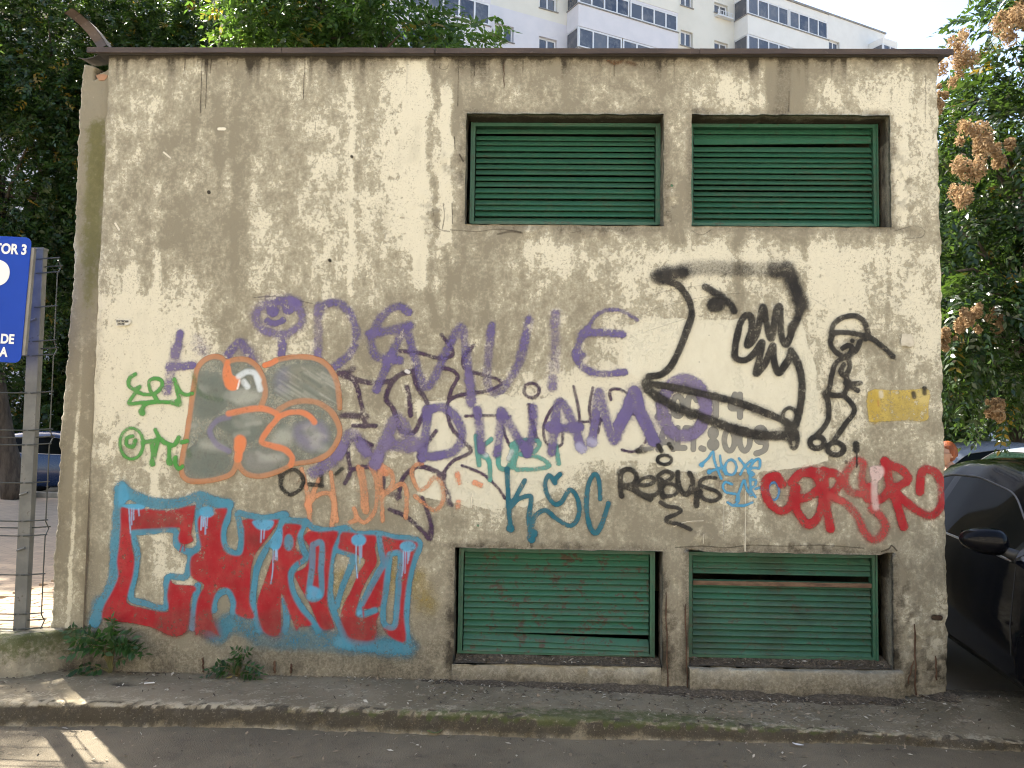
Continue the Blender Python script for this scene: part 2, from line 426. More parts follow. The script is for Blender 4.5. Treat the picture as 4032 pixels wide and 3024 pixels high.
def wear_shade(x, z):
    u, v = proj(x, x*0, z); du = u/1.8228; dv = v/1.8228
    c = creammap(du + 40*(fbm(x*2.2, z*2.2, 3)-.5), dv + 40*(fbm(x*2.2+50, z*2.2, 3)-.5))
    c = c + .45*vstreak(du, dv, 903, 13, 140, 600) + .4*vstreak(du, dv, 962, 11, 190, 520)
    c = c - .30*vstreak(du, dv, 934, 7, 120, 720, 9, 9)*(.4+.9*vnoise(du/30, dv/60)) - .25*vstreak(du, dv, 985, 8, 130, 300)
    c = c + .3*vstreak(du, dv, 1652, 9, 130, 235) - .5*vstreak(du, dv, 1690, 19, 120, 250, 8, 4)
    c = c + .25*vstreak(du, dv, 1945, 12, 300, 480) - .15*vstreak(du, dv, 520, 20, 300, 620)
    for i in range(26):
        r_ = random.Random(i*3+1)
        c = c + r_.uniform(-.22, .2)*vstreak(du, dv, r_.uniform(240, 2010), r_.uniform(3, 10), r_.uniform(110, 700), r_.uniform(300, 1100))
    b = np.zeros_like(c)
    for P in BUFF:
        s = polysd(du + 16*(fbm(x*9, z*9, 3)-.5), dv + 26*(fbm(x*9+30, z*9, 3)-.5), P)
        b = np.maximum(b, sstep(4, -5, s))
    # dark stains: drip line under the roof edge, soot round the vents, splash at the foot deepened for weaker light low down
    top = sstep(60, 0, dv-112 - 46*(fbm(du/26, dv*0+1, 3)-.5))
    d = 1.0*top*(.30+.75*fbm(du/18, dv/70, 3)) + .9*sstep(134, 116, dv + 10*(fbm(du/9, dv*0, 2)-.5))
    d = d + .55*sstep(.56, .72, fbm(du/16, dv/400+3, 3))*sstep(260, 116, dv)
    d = d + .42*vstreak(du, dv, 1690, 19, 105, 255, 9, 4)*(.6+.6*fbm(du/14, dv/60, 3)) + .35*vstreak(du, dv, 940, 10, 112, 190)
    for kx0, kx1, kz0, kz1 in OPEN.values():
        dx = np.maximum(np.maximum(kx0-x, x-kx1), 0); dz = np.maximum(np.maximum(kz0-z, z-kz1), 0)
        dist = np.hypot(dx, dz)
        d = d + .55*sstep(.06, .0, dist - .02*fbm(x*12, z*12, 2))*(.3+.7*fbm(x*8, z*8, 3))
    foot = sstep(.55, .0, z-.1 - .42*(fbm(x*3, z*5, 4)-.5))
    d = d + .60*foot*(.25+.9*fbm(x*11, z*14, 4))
    d = d + .4*sstep(.10, .02, x-XL)*fbm(x*3, z*7, 3) + .17*sstep(1.5, .5, z + .5*(fbm(x*2.5, z*2.5, 3)-.5))  # last term darkens the whole lower wall: grime plus weaker light
    L = np.zeros_like(x)
    for lx, lz, sx, sz in LUMPS: L = np.maximum(L, np.exp(-((x-lx)/sx)**2-((z-lz)/sz)**2))
    d = d + .42*L*sstep(.48, .66, fbm(x*24, z*24, 4)); c = c + .5*L*(fbm(x*23+5, z*23, 3)-.55)  # dark cracks on rough patches stand in for weak relief shading
    return np.clip(c, 0, 1), np.clip(d, 0, 1), b
def wdisp(x, z):
    """relief of the plaster: + is towards the street"""
    h = .006*(fbm(x*2.3, z*2.3, 3)-.5) + .0012*(vnoise(x*14, z*14)-.5)
    L = np.zeros_like(x)
    for lx, lz, sx, sz in LUMPS: L = np.maximum(L, np.exp(-((x-lx)/sx)**2-((z-lz)/sz)**2))
    return h + L*.016*(fbm(x*17, z*17, 4)-.42)

def plaster(name, front=True):
    t = NT(name)
    a = t.attr("wear_shade"); r = t.sep(a.outputs["Color"]); moss = a.outputs["Alpha"]
    p = t.pos()
    v1 = t.vec(2.4, 2.4, 1.5); v2 = t.vec(12, 12, 8)
    n1 = t.noise(1.0, 7, .62, v1); n2 = t.noise(1.0, 6, .66, v2); n3 = t.noise(40, 5, .74); n4 = t.noise(85, 3, .75); n5 = t.noise(24, 4, .7, t.vec(1, 1, .8, (7, 3, 5)))
    s = t.math('ADD', t.math('MULTIPLY', t.math('SUBTRACT', n1, .5), 1.25), t.math('MULTIPLY', t.math('SUBTRACT', n2, .5), 1.5))
    s = t.math('ADD', s, t.math('MULTIPLY', t.math('SUBTRACT', n3, .5), 1.2))
    x = t.math('ADD', t.math('MULTIPLY_ADD', t.math('SUBTRACT', r[0], .5), 1.35, .5), s)
    soft = t.ss(x, .18, .86)
    flake = t.ss(x, .60, .68)
    base = t.mix(soft, (.258, .233, .170), (.53, .490, .365))
    base = t.mix(t.math('MULTIPLY', flake, .55), base, (.80, .76, .60))
    base = t.mix(t.ss(t.noise(5, 5, .6, t.vec(1, 1, .5)), .52, .78, 0, .45), base, (.318, .291, .215))
    # fine speckle of lost paint
    sp = t.ss(t.math('ADD', n4, t.math('MULTIPLY', t.math('SUBTRACT', n2, .5), .5)), .57, .70, 0, .62)
    base = t.mix(sp, base, (.25, .218, .152))
    base = t.mix(t.ss(n5, .60, .70, 0, .42), base, (.225, .196, .138))
    base = t.mix(t.ss(n3, .62, .74, 0, .35), base, (.69, .66, .525))
    buff = t.mix(t.ss(n2, .3, .75), (.715, .685, .54), (.65, .615, .475))
    bf = t.ss(t.math('ADD', r[2], t.math('MULTIPLY', t.math('SUBTRACT', n3, .5), .9)), .32, .62, 0, .94)
    base = t.mix(bf, base, buff)
    nn_ = t.math('ADD', t.math('MULTIPLY', t.math('SUBTRACT', n2, .5), 1.0), t.math('MULTIPLY', t.math('SUBTRACT', n3, .5), 1.0))
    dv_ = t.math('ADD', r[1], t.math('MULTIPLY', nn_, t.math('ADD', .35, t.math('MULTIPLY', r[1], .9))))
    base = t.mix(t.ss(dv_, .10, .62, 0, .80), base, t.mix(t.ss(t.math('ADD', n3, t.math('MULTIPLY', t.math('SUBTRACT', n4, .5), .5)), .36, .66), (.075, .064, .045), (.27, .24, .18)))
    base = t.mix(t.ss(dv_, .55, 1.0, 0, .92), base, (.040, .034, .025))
    ms = t.ss(t.math('ADD', t.math('MULTIPLY', moss, .8), t.math('MULTIPLY', nn_, .9)), .30, .80, 0, .8)
    base = t.mix(ms, base, t.mix(n3, (.07, .072, .018), (.17, .16, .06)))
    dots = t.ss(t.voro(9, t.vec(1, 1, 1, (3.1, 0, 1.7))), .035, .05, 1, 0)
    base = t.mix(t.math('MULTIPLY', dots, .35), base, (.09, .075, .05))
    h = t.math('ADD', t.math('MULTIPLY', n4, .35), t.math('ADD', t.math('MULTIPLY', n3, .5), t.math('MULTIPLY', flake, .35)))
    return t.done(t.bsdf(base, .93, t.bump(h, .6, .010), spec=.15))
M_WALL = plaster("weathered_plaster")

def snapped(lo, hi, step, marks):
    g_ = list(np.linspace(lo, hi, int(round((hi-lo)/step))+1))
    for m in marks:
        k = min(range(1, len(g_)-1), key=lambda q: abs(g_[q]-m)); g_[k] = m
    return np.array(sorted(g_))
gx = snapped(XL, XR, .0125, [o_[i] for o_ in OPEN.values() for i in (0, 1)])
gz = snapped(.0, ZT, .0125, [.2, .212, .903, .905, 2.921, 2.924, 3.637, 3.636][0:1] + [.212+.001, .904, 2.9225, 3.6365])
def snap_to(g_, v): return float(g_[np.argmin(np.abs(g_-v))])
OPENS = {k: (snap_to(gx, a), snap_to(gx, b), snap_to(gz, c), snap_to(gz, d)) for k, (a, b, c, d) in OPEN.items()}
GX, GZ = np.meshgrid(gx, gz)
wx = GX.copy(); wzz = GZ.copy()
edge_r = sstep(XR-.02, XR, GX); edge_l = sstep(XL+.03, XL, GX)
wx += edge_r*.026*(fbm(GZ*14, GZ*0+5, 4)-.6) + edge_l*.022*(fbm(GZ*9, GZ*0+15, 4)-.4)
wx -= .03*sstep(.35, .1, GZ)*edge_r*fbm(GZ*20, GZ*0+3, 3)
cell = np.zeros((len(gz)-1, len(gx)-1), bool)
cxm = (gx[:-1]+gx[1:])/2; czm = (gz[:-1]+gz[1:])/2
jit = np.zeros_like(GX)
for kx0, kx1, kz0, kz1 in OPENS.values():
    cell |= ((cxm > kx0) & (cxm < kx1))[None, :] & ((czm > kz0) & (czm < kz1))[:, None]
    onx = (np.isclose(GX, kx0) | np.isclose(GX, kx1)) & (GZ >= kz0-1e-6) & (GZ <= kz1+1e-6)
    onz = (np.isclose(GZ, kz0) | np.isclose(GZ, kz1)) & (GX >= kx0-1e-6) & (GX <= kx1+1e-6)
    wx = np.where(onx, wx + .012*(fbm(GZ*16, GX*3, 4)-.5), wx)
    wzz = np.where(onz, wzz + .012*(fbm(GX*16, GZ*3+9, 4)-.5), wzz)
# broken plaster above the lower right vent's corners
for bx, bz, s_, amp in ((2.18, .905, .035, .03), (.99, .905, .05, .022)):
    m = np.isclose(GZ, snap_to(gz, .905))
    wzz = np.where(m, wzz + amp*np.exp(-((GX-bx)/s_)**2)*(.6+.4*vnoise(GX*60, GX*0)), wzz)
wy = -wdisp(GX, GZ) + .012*(edge_r**2)*vnoise(GZ*30, GZ*0+8) + .01*edge_l**2
n_ = GX.size
V = [np.stack([wx, wy, wzz], -1).reshape(-1, 3)]
F = gridfaces(len(gx), len(gz))[~cell.ravel()]
cr, dk, bf = wear_shade(GX, GZ)
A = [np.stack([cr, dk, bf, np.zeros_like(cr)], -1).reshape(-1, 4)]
idx = np.arange(n_).reshape(GX.shape); Fs = [F]; base_n = n_
for kx0, kx1, kz0, kz1 in OPENS.values():          # reveals: ring of border vertices pushed into the wall
    i0, i1 = np.argmin(abs(gx-kx0)), np.argmin(abs(gx-kx1)); j0, j1 = np.argmin(abs(gz-kz0)), np.argmin(abs(gz-kz1))
    ring = list(idx[j0, i0:i1]) + list(idx[j0:j1, i1]) + list(idx[j1, i1:i0:-1]) + list(idx[j1:j0:-1, i0])
    P = V[0][ring]; m = len(ring)
    prev = np.array(ring)
    for dep in (.04, .10, .17):
        Q = P.copy(); Q[:, 1] += dep
        Q += .006*(np.stack([fbm(P[:, 0]*20+dep*70, P[:, 2]*20, 3)]*3, -1)-.5)*[1, 0, 1]
        V.append(Q)
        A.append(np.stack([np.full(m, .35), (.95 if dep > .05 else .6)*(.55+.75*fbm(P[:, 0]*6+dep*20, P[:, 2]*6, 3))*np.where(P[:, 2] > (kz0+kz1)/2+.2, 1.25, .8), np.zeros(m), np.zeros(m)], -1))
        cur = base_n + np.arange(m); base_n += m
        Fs.append(np.stack([prev, np.roll(prev, -1), np.roll(cur, -1), cur], -1)[:, ::-1]); prev = cur
# returns of the corner plaster
for ii, sgn in ((len(gx)-1, 1), (0, -1)):
    prev = idx[:, ii]; P = V[0][prev]
    for dep in (.03, .2):
        Q = P.copy(); Q[:, 1] += dep; V.append(Q); A.append(np.tile([.4, .25, 0, 0], (len(P), 1)))
        cur = base_n+np.arange(len(P)); base_n += len(P)
        q = np.stack([prev[:-1], cur[:-1], cur[1:], prev[1:]], -1); Fs.append(q[:, ::-1] if sgn > 0 else q); prev = cur
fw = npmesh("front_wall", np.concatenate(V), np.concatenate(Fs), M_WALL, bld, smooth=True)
setattr4(fw, "wear_shade", np.concatenate(A))
M_SIDE = simple("side_plaster", (.36, .31, .22), (.27, .23, .16), 2.5, .93, bump=.4, bscale=60, spec=.15)
boxobj("side_wall", XL+.012, XL+.16, .2, 3.3, 0, 3.99, M_SIDE, bld)
boxobj("side_wall", XR-.17, XR-.02, .2, 3.3, 0, 3.99, M_SIDE, bld)
boxobj("back_wall", XL+.16, XR-.17, 3.15, 3.3, 0, 3.985, M_SIDE, bld)
M_INT = simple("dark_interior", (.03, .03, .028), (.02, .02, .018), 3, .95)
boxobj("interior_floor", XL+.17, XR-.18, .2, 3.14, .02, .1, M_INT, bld)

# roof slab with folded sheet metal edge
def brown_metal():
    t = NT("brown_sheet_metal")
    n = t.noise(3, 5, .6, t.vec(1, 1, 6)); n2 = t.noise(40, 4)
    c = t.mix(t.ss(n, .35, .7), (.048, .034, .027), (.08, .058, .045))
    c = t.mix(t.ss(n2, .6, .75, 0, .5), c, (.16, .12, .095))
    return t.done(t.bsdf(c, .55, t.bump(n2, .15, .003), metal=.0, spec=.4))
M_BROWN = brown_metal()
M_TAR = simple("roof_bitumen", (.05, .048, .045), (.08, .075, .07), 3, .9, bump=.3)
roof = boxobj("roof", XL-.06, XR+.05, -.02, 3.42, 4.014, 4.034, M_TAR, bld)
jx = float(pw(1713, 185, -.052)[0])
for xa, xb, dz, yy in ((XL-.11, -1.62, 0, 0), (-1.618, jx-.004, .002, .002), (jx+.004, 1.02, -.001, -.003), (1.024, XR+.075, .001, 0)):
    m = MB()
    n = 14
    for i in range(n):
        a = xa+(xb-xa)*i/n; b = xa+(xb-xa)*(i+1)/n
        w0 = .003*math.sin(a*7.1)+.002*math.sin(a*23); w1 = .003*math.sin(b*7.1)+.002*math.sin(b*23)
        y0 = -.052+yy; zt, zb = 4.040+dz, 4.010+dz
        P = lambda x, w: [(x, y0+w, zb), (x, y0+w*.4, zt), (x, .06, zt+.012), (x, .06, zt+.009), (x, y0+.004+w*.4, zt-.003), (x, y0+.004+w, zb), (x, y0+.016+w, zb-.002), (x, y0+.016+w, zb-.004), (x, y0+w-.001, zb-.004)]
        A0 = P(a, w0); B0 = P(b, w1); k = len(A0)
        m.add(A0+B0, [(q, k+q, k+(q+1) % k, (q+1) % k) for q in range(k)] + ([tuple(range(k))] if i == 0 else []) + ([tuple(range(2*k-1, k-1, -1))] if i == n-1 else []))
    m.build("roof_edge_flashing", M_BROWN, bld)
boxobj("soffit_board", XL-.05, XR+.06, -.034, -.012, 4.006, 4.0095, M_TAR, bld)
# loose strip of flashing bent up at the left end
pts = [(418, 178, 0), (400, 150, .01), (378, 118, .0), (352, 88, -.02), (330, 70, -.05), (316, 63, -.10)]
m = MB(); V = []
for u, v, dy in pts:
    x, z = pw(u, v, .12)
    V += [(x-.062, .12+dy+.02, z-.02), (x, .12+dy, z), (x+.002, .125+dy, z+.004), (x-.06, .126+dy+.02, z-.015), (x+.012, .20+dy, z-.004), (x+.011, .203+dy, z-.001)]
Fq = []
for i in range(len(pts)-1):
    a, b = i*6, (i+1)*6
    Fq += [(a, a+1, b+1, b), (a+2, a+3, b+3, b+2), (a+1, a+4, b+4, b+1), (a+5, a+2, b+2, b+5), (a+3, a, b, b+3), (a+4, a+5, b+5, b+4)]
tag(mobj("bent_flashing", V, Fq, M_BROWN, bld), "loose strip of brown flashing bent upward")

# ---- left corner pier, set back a little, with mossy stain and broken top
ev = np.array([(175, 128), (166, 260), (161, 400), (156, 540), (149, 640), (140, 770), (128, 900), (120, 1060), (112, 1200), (104, 1375), (100, 1460)], float)*1.8228
ex, ez = pw(ev[:, 0], ev[:, 1], .06)
pz = np.linspace(.05, 3.99, 330); PXL = np.interp(pz, ez[::-1], ex[::-1])
PXL = PXL + .022*(fbm(pz*9, pz*0+4, 4)-.5) + .012*(vnoise(pz*55, pz*0)-.5)
f = np.linspace(0, 1, 22); rx = XL+.02
PX = PXL[:, None]*(1-f)+rx*f; PZ = np.repeat(pz[:, None], 22, 1)
topx = sstep(3.85, 3.99, PZ)
PZ2 = PZ - topx*(.025*fbm(PX*14, PZ*0, 3) + .012*np.sin(f*3.0)[None, :])
PY = .06 - .02*(fbm(PX*8, PZ*4, 3)-.5) + .03*np.exp(-(f/.05)**2)[None, :] + .012*np.exp(-((1-f)/.08)**2)[None, :]
u, v = proj(PX, PY, PZ2)
cav = sstep(6, -6, polysd(u + 10*(vnoise(PX*40, PZ*40)-.5), v, [(352, 235), (380, 262), (370, 312), (392, 285), (412, 275), (440, 260), (440, 200), (380, 225)]))  # broken notch; its inner shade also goes into the dark channel
PY = PY + .09*cav
V = [np.stack([PX, PY, PZ2], -1).reshape(-1, 3)]; nn = V[0].shape[0]
moss_a = 1.15*np.exp(-((PX-(rx-.10))/.09)**2)*sstep(1.8, 2.9, PZ)*sstep(3.75, 3.5, PZ)
gcream = .26 + .3*sstep(.07, .02, abs(f-.45))[None, :]*sstep(2.3, 1.9, PZ) + .25*np.exp(-(f/.12)**2)[None, :]
gcream = gcream + .9*(fbm(PX*7, PZ*2.2, 4)-.5)
AT = np.stack([np.clip(gcream, 0, 1), np.clip(.16+.30*fbm(PX*9, PZ*3, 3)*np.exp(-(f/.25)**2)[None, :]+.45*np.exp(-((1-f)/.1)**2)[None, :]*fbm(PX*4, PZ*8, 3)+1.0*cav+.3*sstep(.5, .1, PZ), 0, 1), PX*0, moss_a], -1).reshape(-1, 4)
side = np.stack([PXL, PY[:, 0]*0+.3, PZ2[:, 0]], -1); topb = np.stack([PX[-1], PX[-1]*0+.3, PZ2[-1]], -1)
V += [side, topb]; ii = np.arange(nn).reshape(PX.shape)
Fs = [gridfaces(22, 330)]
s0 = nn+np.arange(330); Fs.append(np.stack([s0[:-1], ii[:-1, 0], ii[1:, 0], s0[1:]], -1))
t0 = nn+330+np.arange(22); Fs.append(np.stack([ii[-1, :-1], ii[-1, 1:], t0[1:], t0[:-1]], -1))
pier = npmesh("corner_pier", np.concatenate(V), np.concatenate(Fs), M_WALL, bld, smooth=True)
setattr4(pier, "wear_shade", np.concatenate([AT, np.tile([.4, .2, 0, .2], (330+22, 1))]))
M_BRICK = simple("exposed_brick", (.40, .22, .13), (.32, .2, .13), 20, .95, bump=.5)
x0, z0 = pw(402, 305, .06)
bv = [(x0+.034*math.cos(a)*(1+.25*math.sin(3*a)), .075-.018*q, z0+.026*math.sin(a)*(1+.2*math.cos(2*a))) for q in (0, 1) for a in np.linspace(0, 2*math.pi, 12, endpoint=False)]
mobj("exposed_brick", bv, [tuple(range(23, 11, -1))]+[(i, (i+1) % 12, 12+(i+1) % 12, 12+i) for i in range(12)], M_BRICK, bld)
m = MB(); P = [pw(*q, .1) for q in ((325, 243), (350, 247), (380, 241), (400, 232), (425, 216))]
m.add([(x, .05, z+.006) for x, z in P]+[(x, .22, z+.03) for x, z in P]+[(x, .05, z) for x, z in P], [(i, i+1, 6+i, 5+i) for i in range(4)]+[(10+i, 11+i, i+1, i) for i in range(4)])
m.build("torn_roofing_felt", M_TAR, bld)

# plinth blocks below the lower vents
def rough_block(name, x0, x1, y0, z0, z1, mat, par, seed):
    nx = int((x1-x0)/.02)+2; X1 = np.linspace(x0, x1, nx)
    prof_ = [(.05, z1), (y0*.6, z1), (y0+.008, z1-.003), (y0, z1-.012), (y0, (z0+z1)/2), (y0-.004, z0)]
    rws = [np.stack([X1, yy+.022*(fbm(X1*12+seed, X1*0+k*3, 3)-.5), zz+.016*(fbm(X1*11+seed, X1*0+k*5+20, 3)-.5)], -1) for k, (yy, zz) in enumerate(prof_)]
    V = np.stack(rws, 0).reshape(-1, 3); F_ = gridfaces(nx, len(prof_))[:, ::-1]
    o = npmesh(name, V, F_, mat, par, smooth=True)
    at = np.stack([np.full(len(V), .38)+.15*(V[:, 2] > z1-.02), .36+.30*sstep(.10, 0, V[:, 2]-z0)+.55*fbm(V[:, 0]*9, V[:, 2]*3, 3)*sstep(z1-.008, z1-.03, V[:, 2]), V[:, 0]*0, V[:, 0]*0], -1)
    setattr4(o, "wear_shade", at)
    return o
rough_block("vent_plinth", -.47, .80, -.016, .03, .203, M_WALL, bld, 1)
rough_block("vent_plinth", .965, 2.24, -.055, .0, .215, M_WALL, bld, 7)
# ---------------------------------------------------------------- louvred vents
def green_metal(name, rust, dirt):
    t = NT(name)
    oi = t.n("ShaderNodeObjectInfo").outputs["Random"]
    gp = t.n("ShaderNodeNewGeometry").outputs["Position"]
    st = t.noise(1, 5, .65, t.vec(3, 30, 26, v=gp)); n1 = t.noise(10, 5, .7, gp); n2 = t.noise(42, 5, .72, gp); n3 = t.noise(120, 3, .6, gp)
    c = t.mix(t.math('MULTIPLY', oi, .8), (.027, .118, .066), (.038, .112, .068))
    c = t.mix(t.ss(n1, .4, .75, 0, .4), c, (.05, .155, .092))
    c = t.mix(t.ss(st, .52, .70, 0, .55*dirt+.12), c, (.095, .09, .065))
    c = t.mix(t.ss(t.noise(2.2, 5, .7, gp), .45, .68, 0, .75*dirt), c, (.035, .06, .036))
    c = t.mix(t.ss(t.math('ADD', t.math('MULTIPLY', n1, .6), t.math('MULTIPLY', n2, .5)), .60-.03*rust, .67-.03*rust, 0, min(1, .15+.8*rust)), c, (.085, .038, .022))
    c = t.mix(t.ss(t.math('ADD', t.math('MULTIPLY', n1, .5), t.math('MULTIPLY', n2, .6)), .62, .72, 0, .8*dirt), c, (.055, .048, .034))
    c = t.mix(t.ss(n3, .68, .76, 0, .35), c, (.25, .27, .2))
    return t.done(t.bsdf(c, t.ss(n2, .3, .7, .38, .62), t.bump(t.math('ADD', n2, t.math('MULTIPLY', n3, .4)), .22, .004), spec=.45))
M_GRN = green_metal("green_vent_paint", .12, .25)
M_GRN2 = green_metal("green_vent_paint_rusty", .85, .75)
M_GRN3 = green_metal("green_vent_paint_grimy", .35, .9)
M_GFR = green_metal("green_frame_paint", .25, .7)
M_RUST = simple("rust", (.06, .03, .018), (.13, .075, .045), 14, .9, bump=.3)

def slat_mesh(L, h=.0385, d=.028, t=.0022, warp=0):
    """bent sheet slat: bottom lip outside, top edge inside"""
    prof_ = [(0.004, -.004), (0, 0), (.003, .006), (d*.55, h*.6), (d, h), (d+.006, h+.002)]
    n = 12; V = []; k = len(prof_)
    for i in range(n+1):
        x = L*i/n; w = warp*math.sin(math.pi*i/n)
        for (y, z) in prof_: V.append((x, y, z+w))
        for (y, z) in prof_[::-1]: V.append((x, y+t, z+w-.0005))
    k2 = 2*k; Fq = []
    for i in range(n):
        for q in range(k2): Fq.append((i*k2+q, (i+1)*k2+q, (i+1)*k2+(q+1) % k2, i*k2+(q+1) % k2))
    Fq.append(tuple(range(k2-1, -1, -1))); Fq.append(tuple(range(n*k2, (n+1)*k2)))
    me = bpy.data.meshes.new("slat"); me.from_pydata(V, [], Fq); me.update()
    return me
def vent(x0, x1, z0, z1, y, n, mat, label, special=None, skew=0.0, hf=.995):
    fr = MB(); w = .022
    # angle-iron frame
    for (a, b, c, d) in ((x0, x0+w, z0, z1), (x1-w, x1, z0, z1), (x0+w, x1-w, z1-w, z1), (x0+w, x1-w, z0, z0+w*.8)):
        fr.box(a, b, y-.014, y+.05, c, d)
    fr.box(x0-.006, x0+.004, y-.024, y-.012, z0, z1); fr.box(x1-.004, x1+.006, y-.024, y-.012, z0, z1)
    fo = fr.build("vent_frame", M_GFR, bld); tag(fo, label)
    pitch = (z1-z0-w*1.8)/n
    L = x1-x0-2*w-.012
    base = slat_mesh(L, pitch*hf); base.materials.append(mat)
    sp = special or {}
    for i in range(n):
        if sp.get(i) == 'missing': continue
        o = bpy.data.objects.new("slat", base); link(o, fo)
        o.location = (x0+w+.006, y-.002+random.uniform(-.0015, .0015), z0+w*.8+i*pitch+random.uniform(-.0016, .0016))
        o.rotation_euler = (random.uniform(-.07, .05), random.uniform(-.0014, .0014)+skew, 0)
        s_ = sp.get(i)
        if isinstance(s_, dict):
            if 'mesh' in s_: o.data = s_['mesh']
            o.location.x += s_.get('dx', 0); o.location.y += s_.get('dy', 0); o.location.z += s_.get('dz', 0)
            o.rotation_euler[0] += s_.get('rx', 0); o.rotation_euler[1] += s_.get('ry', 0)
            if 'label' in s_: o["label"] = s_['label']
    return fo, pitch, L
vent(-.412, .803, 2.962, 3.630, .15, 16, M_GRN, "upper vent with even closed green slats", {15: dict(dz=-.004, dy=-.004), 14: dict(ry=.004, dz=-.006)}, hf=.86)
L2 = 1.18
wide = slat_mesh(1.135, .048, .02); wide.materials.append(M_GRN)
vent(1.0, 2.195, 2.962, 3.630, .15, 17, M_GRN, "upper vent with one slipped slat near its top",
     {15: dict(dz=.004, rx=.05), 14: dict(mesh=wide, dz=-.002, dy=-.008, ry=-.012, label="slipped tilted slat"), 13: dict(dz=-.006, rx=.1)}, hf=.86)
vent(-.438, .768, .245, .893, .10, 16, M_GRN2, "lower vent with rusty patched green slats and a dropped slat",
     {2: dict(dz=-.006, ry=.026, dy=-.008, label="dropped slat hanging askew"), 1: dict(ry=.02, dy=-.012), 0: dict(ry=.012, dy=-.016)})
vent(.985, 2.135, .25, .893, .10, 16, M_GRN3, "lower vent with a dark gap where a slat is missing", {12: 'missing', 13: dict(dz=.004)}, skew=.004)
boxobj("rusty_strip", 1.012, 2.108, .086, .0925, .690, .716, simple("rusty_strip_metal", (.19, .12, .075), (.10, .06, .04), 14, .9, bump=.3, stretch=(1, 1, 3)), bld)

# soil and leaf crumbs lying on the lower vents' sills
M_SOIL = NT("vent_soil"); t = M_SOIL
M_SOIL = t.done(t.bsdf(t.mix(t.ss(t.noise(60, 5, .7), .4, .7), (.085, .07, .05), (.19, .155, .112)), .98, t.bump(t.noise(90, 4), .9, .01), spec=.1))
for (a, b, zz) in ((-.452, .80, .203), (.975, 2.19, .214)):
    nx = 150; X1 = np.linspace(a, b, nx); Y1 = np.linspace(-.012, .16, 12)
    GX1, GY1 = np.meshgrid(X1, Y1)
    GZ1 = zz - .004 + (.012+.034*sstep(0, .12, GY1))*(.5+fbm(GX1*10, GY1*14, 4)*.9) + .006*vnoise(GX1*120, GY1*120)
    tag(npmesh("vent_soil", np.stack([GX1, GY1, GZ1], -1).reshape(-1, 3), gridfaces(nx, 12), M_SOIL, bld, smooth=False), kind="stuff")

# rusty reinforcement rods in the plaster
def rod(u0, v0, u1, v1, r=.004, y=-.006):
    x0, z0 = pw(u0, v0); x1, z1 = pw(u1, v1)
    n = 7; pts = [(x0+(x1-x0)*i/n+.003*math.sin(i*2.1+u0), y-wdisp(np.array([x0]), np.array([z0]))[0]-.002*math.cos(i*1.7), z0+(z1-z0)*i/n) for i in range(n+1)]
    MB().tube(pts, [r*.5]+[r]*n, 6).build("rusty_rod", M_RUST, bld)
for q in ((2621, 2329, 2629, 2712), (2697, 2376, 2706, 2712), (3599, 2455, 3603, 2735, .005), (3594, 2600, 3572, 2690), (3680, 2580, 3684, 2676, .005, -.012),
          (800, 2587, 802, 2644, .006), (1082, 2600, 1082, 2650, .008), (1148, 2612, 1147, 2650, .007), (1985, 350, 1984, 250, .002)): rod(*q)

# ---------------------------------------------------------------- spray paint on the wall
def paint_mat(name, grain, worn):
    t = NT(name)
    a = t.attr("paint")
    n2 = t.noise(1.0, 6, .66, t.vec(12, 12, 8)); n3 = t.noise(40, 5, .74); n4 = t.noise(85, 3, .75); big = t.noise(5, 4, .6)
    c = t.mix(t.ss(n2, .35, .7, 0, .22), a.outputs["Color"], t.mix(.5, a.outputs["Color"], (.42, .36, .26)))
    c = t.mix(t.ss(n4, .6, .75, 0, .22), c, (.30, .25, .18))
    al = a.outputs["Alpha"]
    al2 = t.math('ADD', al, t.math('MULTIPLY', t.math('SUBTRACT', n4, .5), grain))
    al2 = t.math('ADD', al2, t.math('MULTIPLY', t.math('SUBTRACT', n3, .5), grain*.9))
    al2 = t.ss(al2, .10, .92)
    lost = t.ss(t.math('ADD', t.math('MULTIPLY', n3, .7), t.math('MULTIPLY', n2, .5)), .62, .74, 1.0, 1.0-worn)
    al2 = t.math('MULTIPLY', al2, lost)
    al2 = t.math('MULTIPLY', al2, t.ss(big, .32, .66, 1.0-.42*worn, 1.0))
    h = t.math('ADD', t.math('MULTIPLY', n4, .35), t.math('MULTIPLY', n3, .5))
    p = t.bsdf(c, .72, t.bump(h, .35, .006), spec=.25)
    tr = t.n("ShaderNodeBsdfTransparent"); mx = t.n("ShaderNodeMixShader")
    t.set(mx.inputs[0], al2); t.set(mx.inputs[1], tr.outputs[0]); t.set(mx.inputs[2], p.outputs[0])
    return t.done(mx.outputs[0])
PAINTS = {"spray": paint_mat("spray_paint", .7, .45), "worn": paint_mat("spray_paint_worn", 1.0, .85), "solid": paint_mat("brushed_paint", .3, .22)}
def smooth_line(P, closed=False, sub=6):
    P = np.asarray(P, float)
    if len(P) < 3: return P
    out = []
    n = len(P)
    for i in range(n if closed else n-1):
        p0 = P[(i-1) % n] if closed or i > 0 else P[0]; p1 = P[i]; p2 = P[(i+1) % n]
        p3 = P[(i+2) % n] if closed or i+2 < n else P[-1]
        for k in range(sub):
            t = k/sub
            out.append(.5*((2*p1)+(-p0+p2)*t+(2*p0-5*p1+4*p2-p3)*t*t+(-p0+3*p1-3*p2+p3)*t**3))
    out.append(P[0] if closed else P[-1])
    return np.array(out)
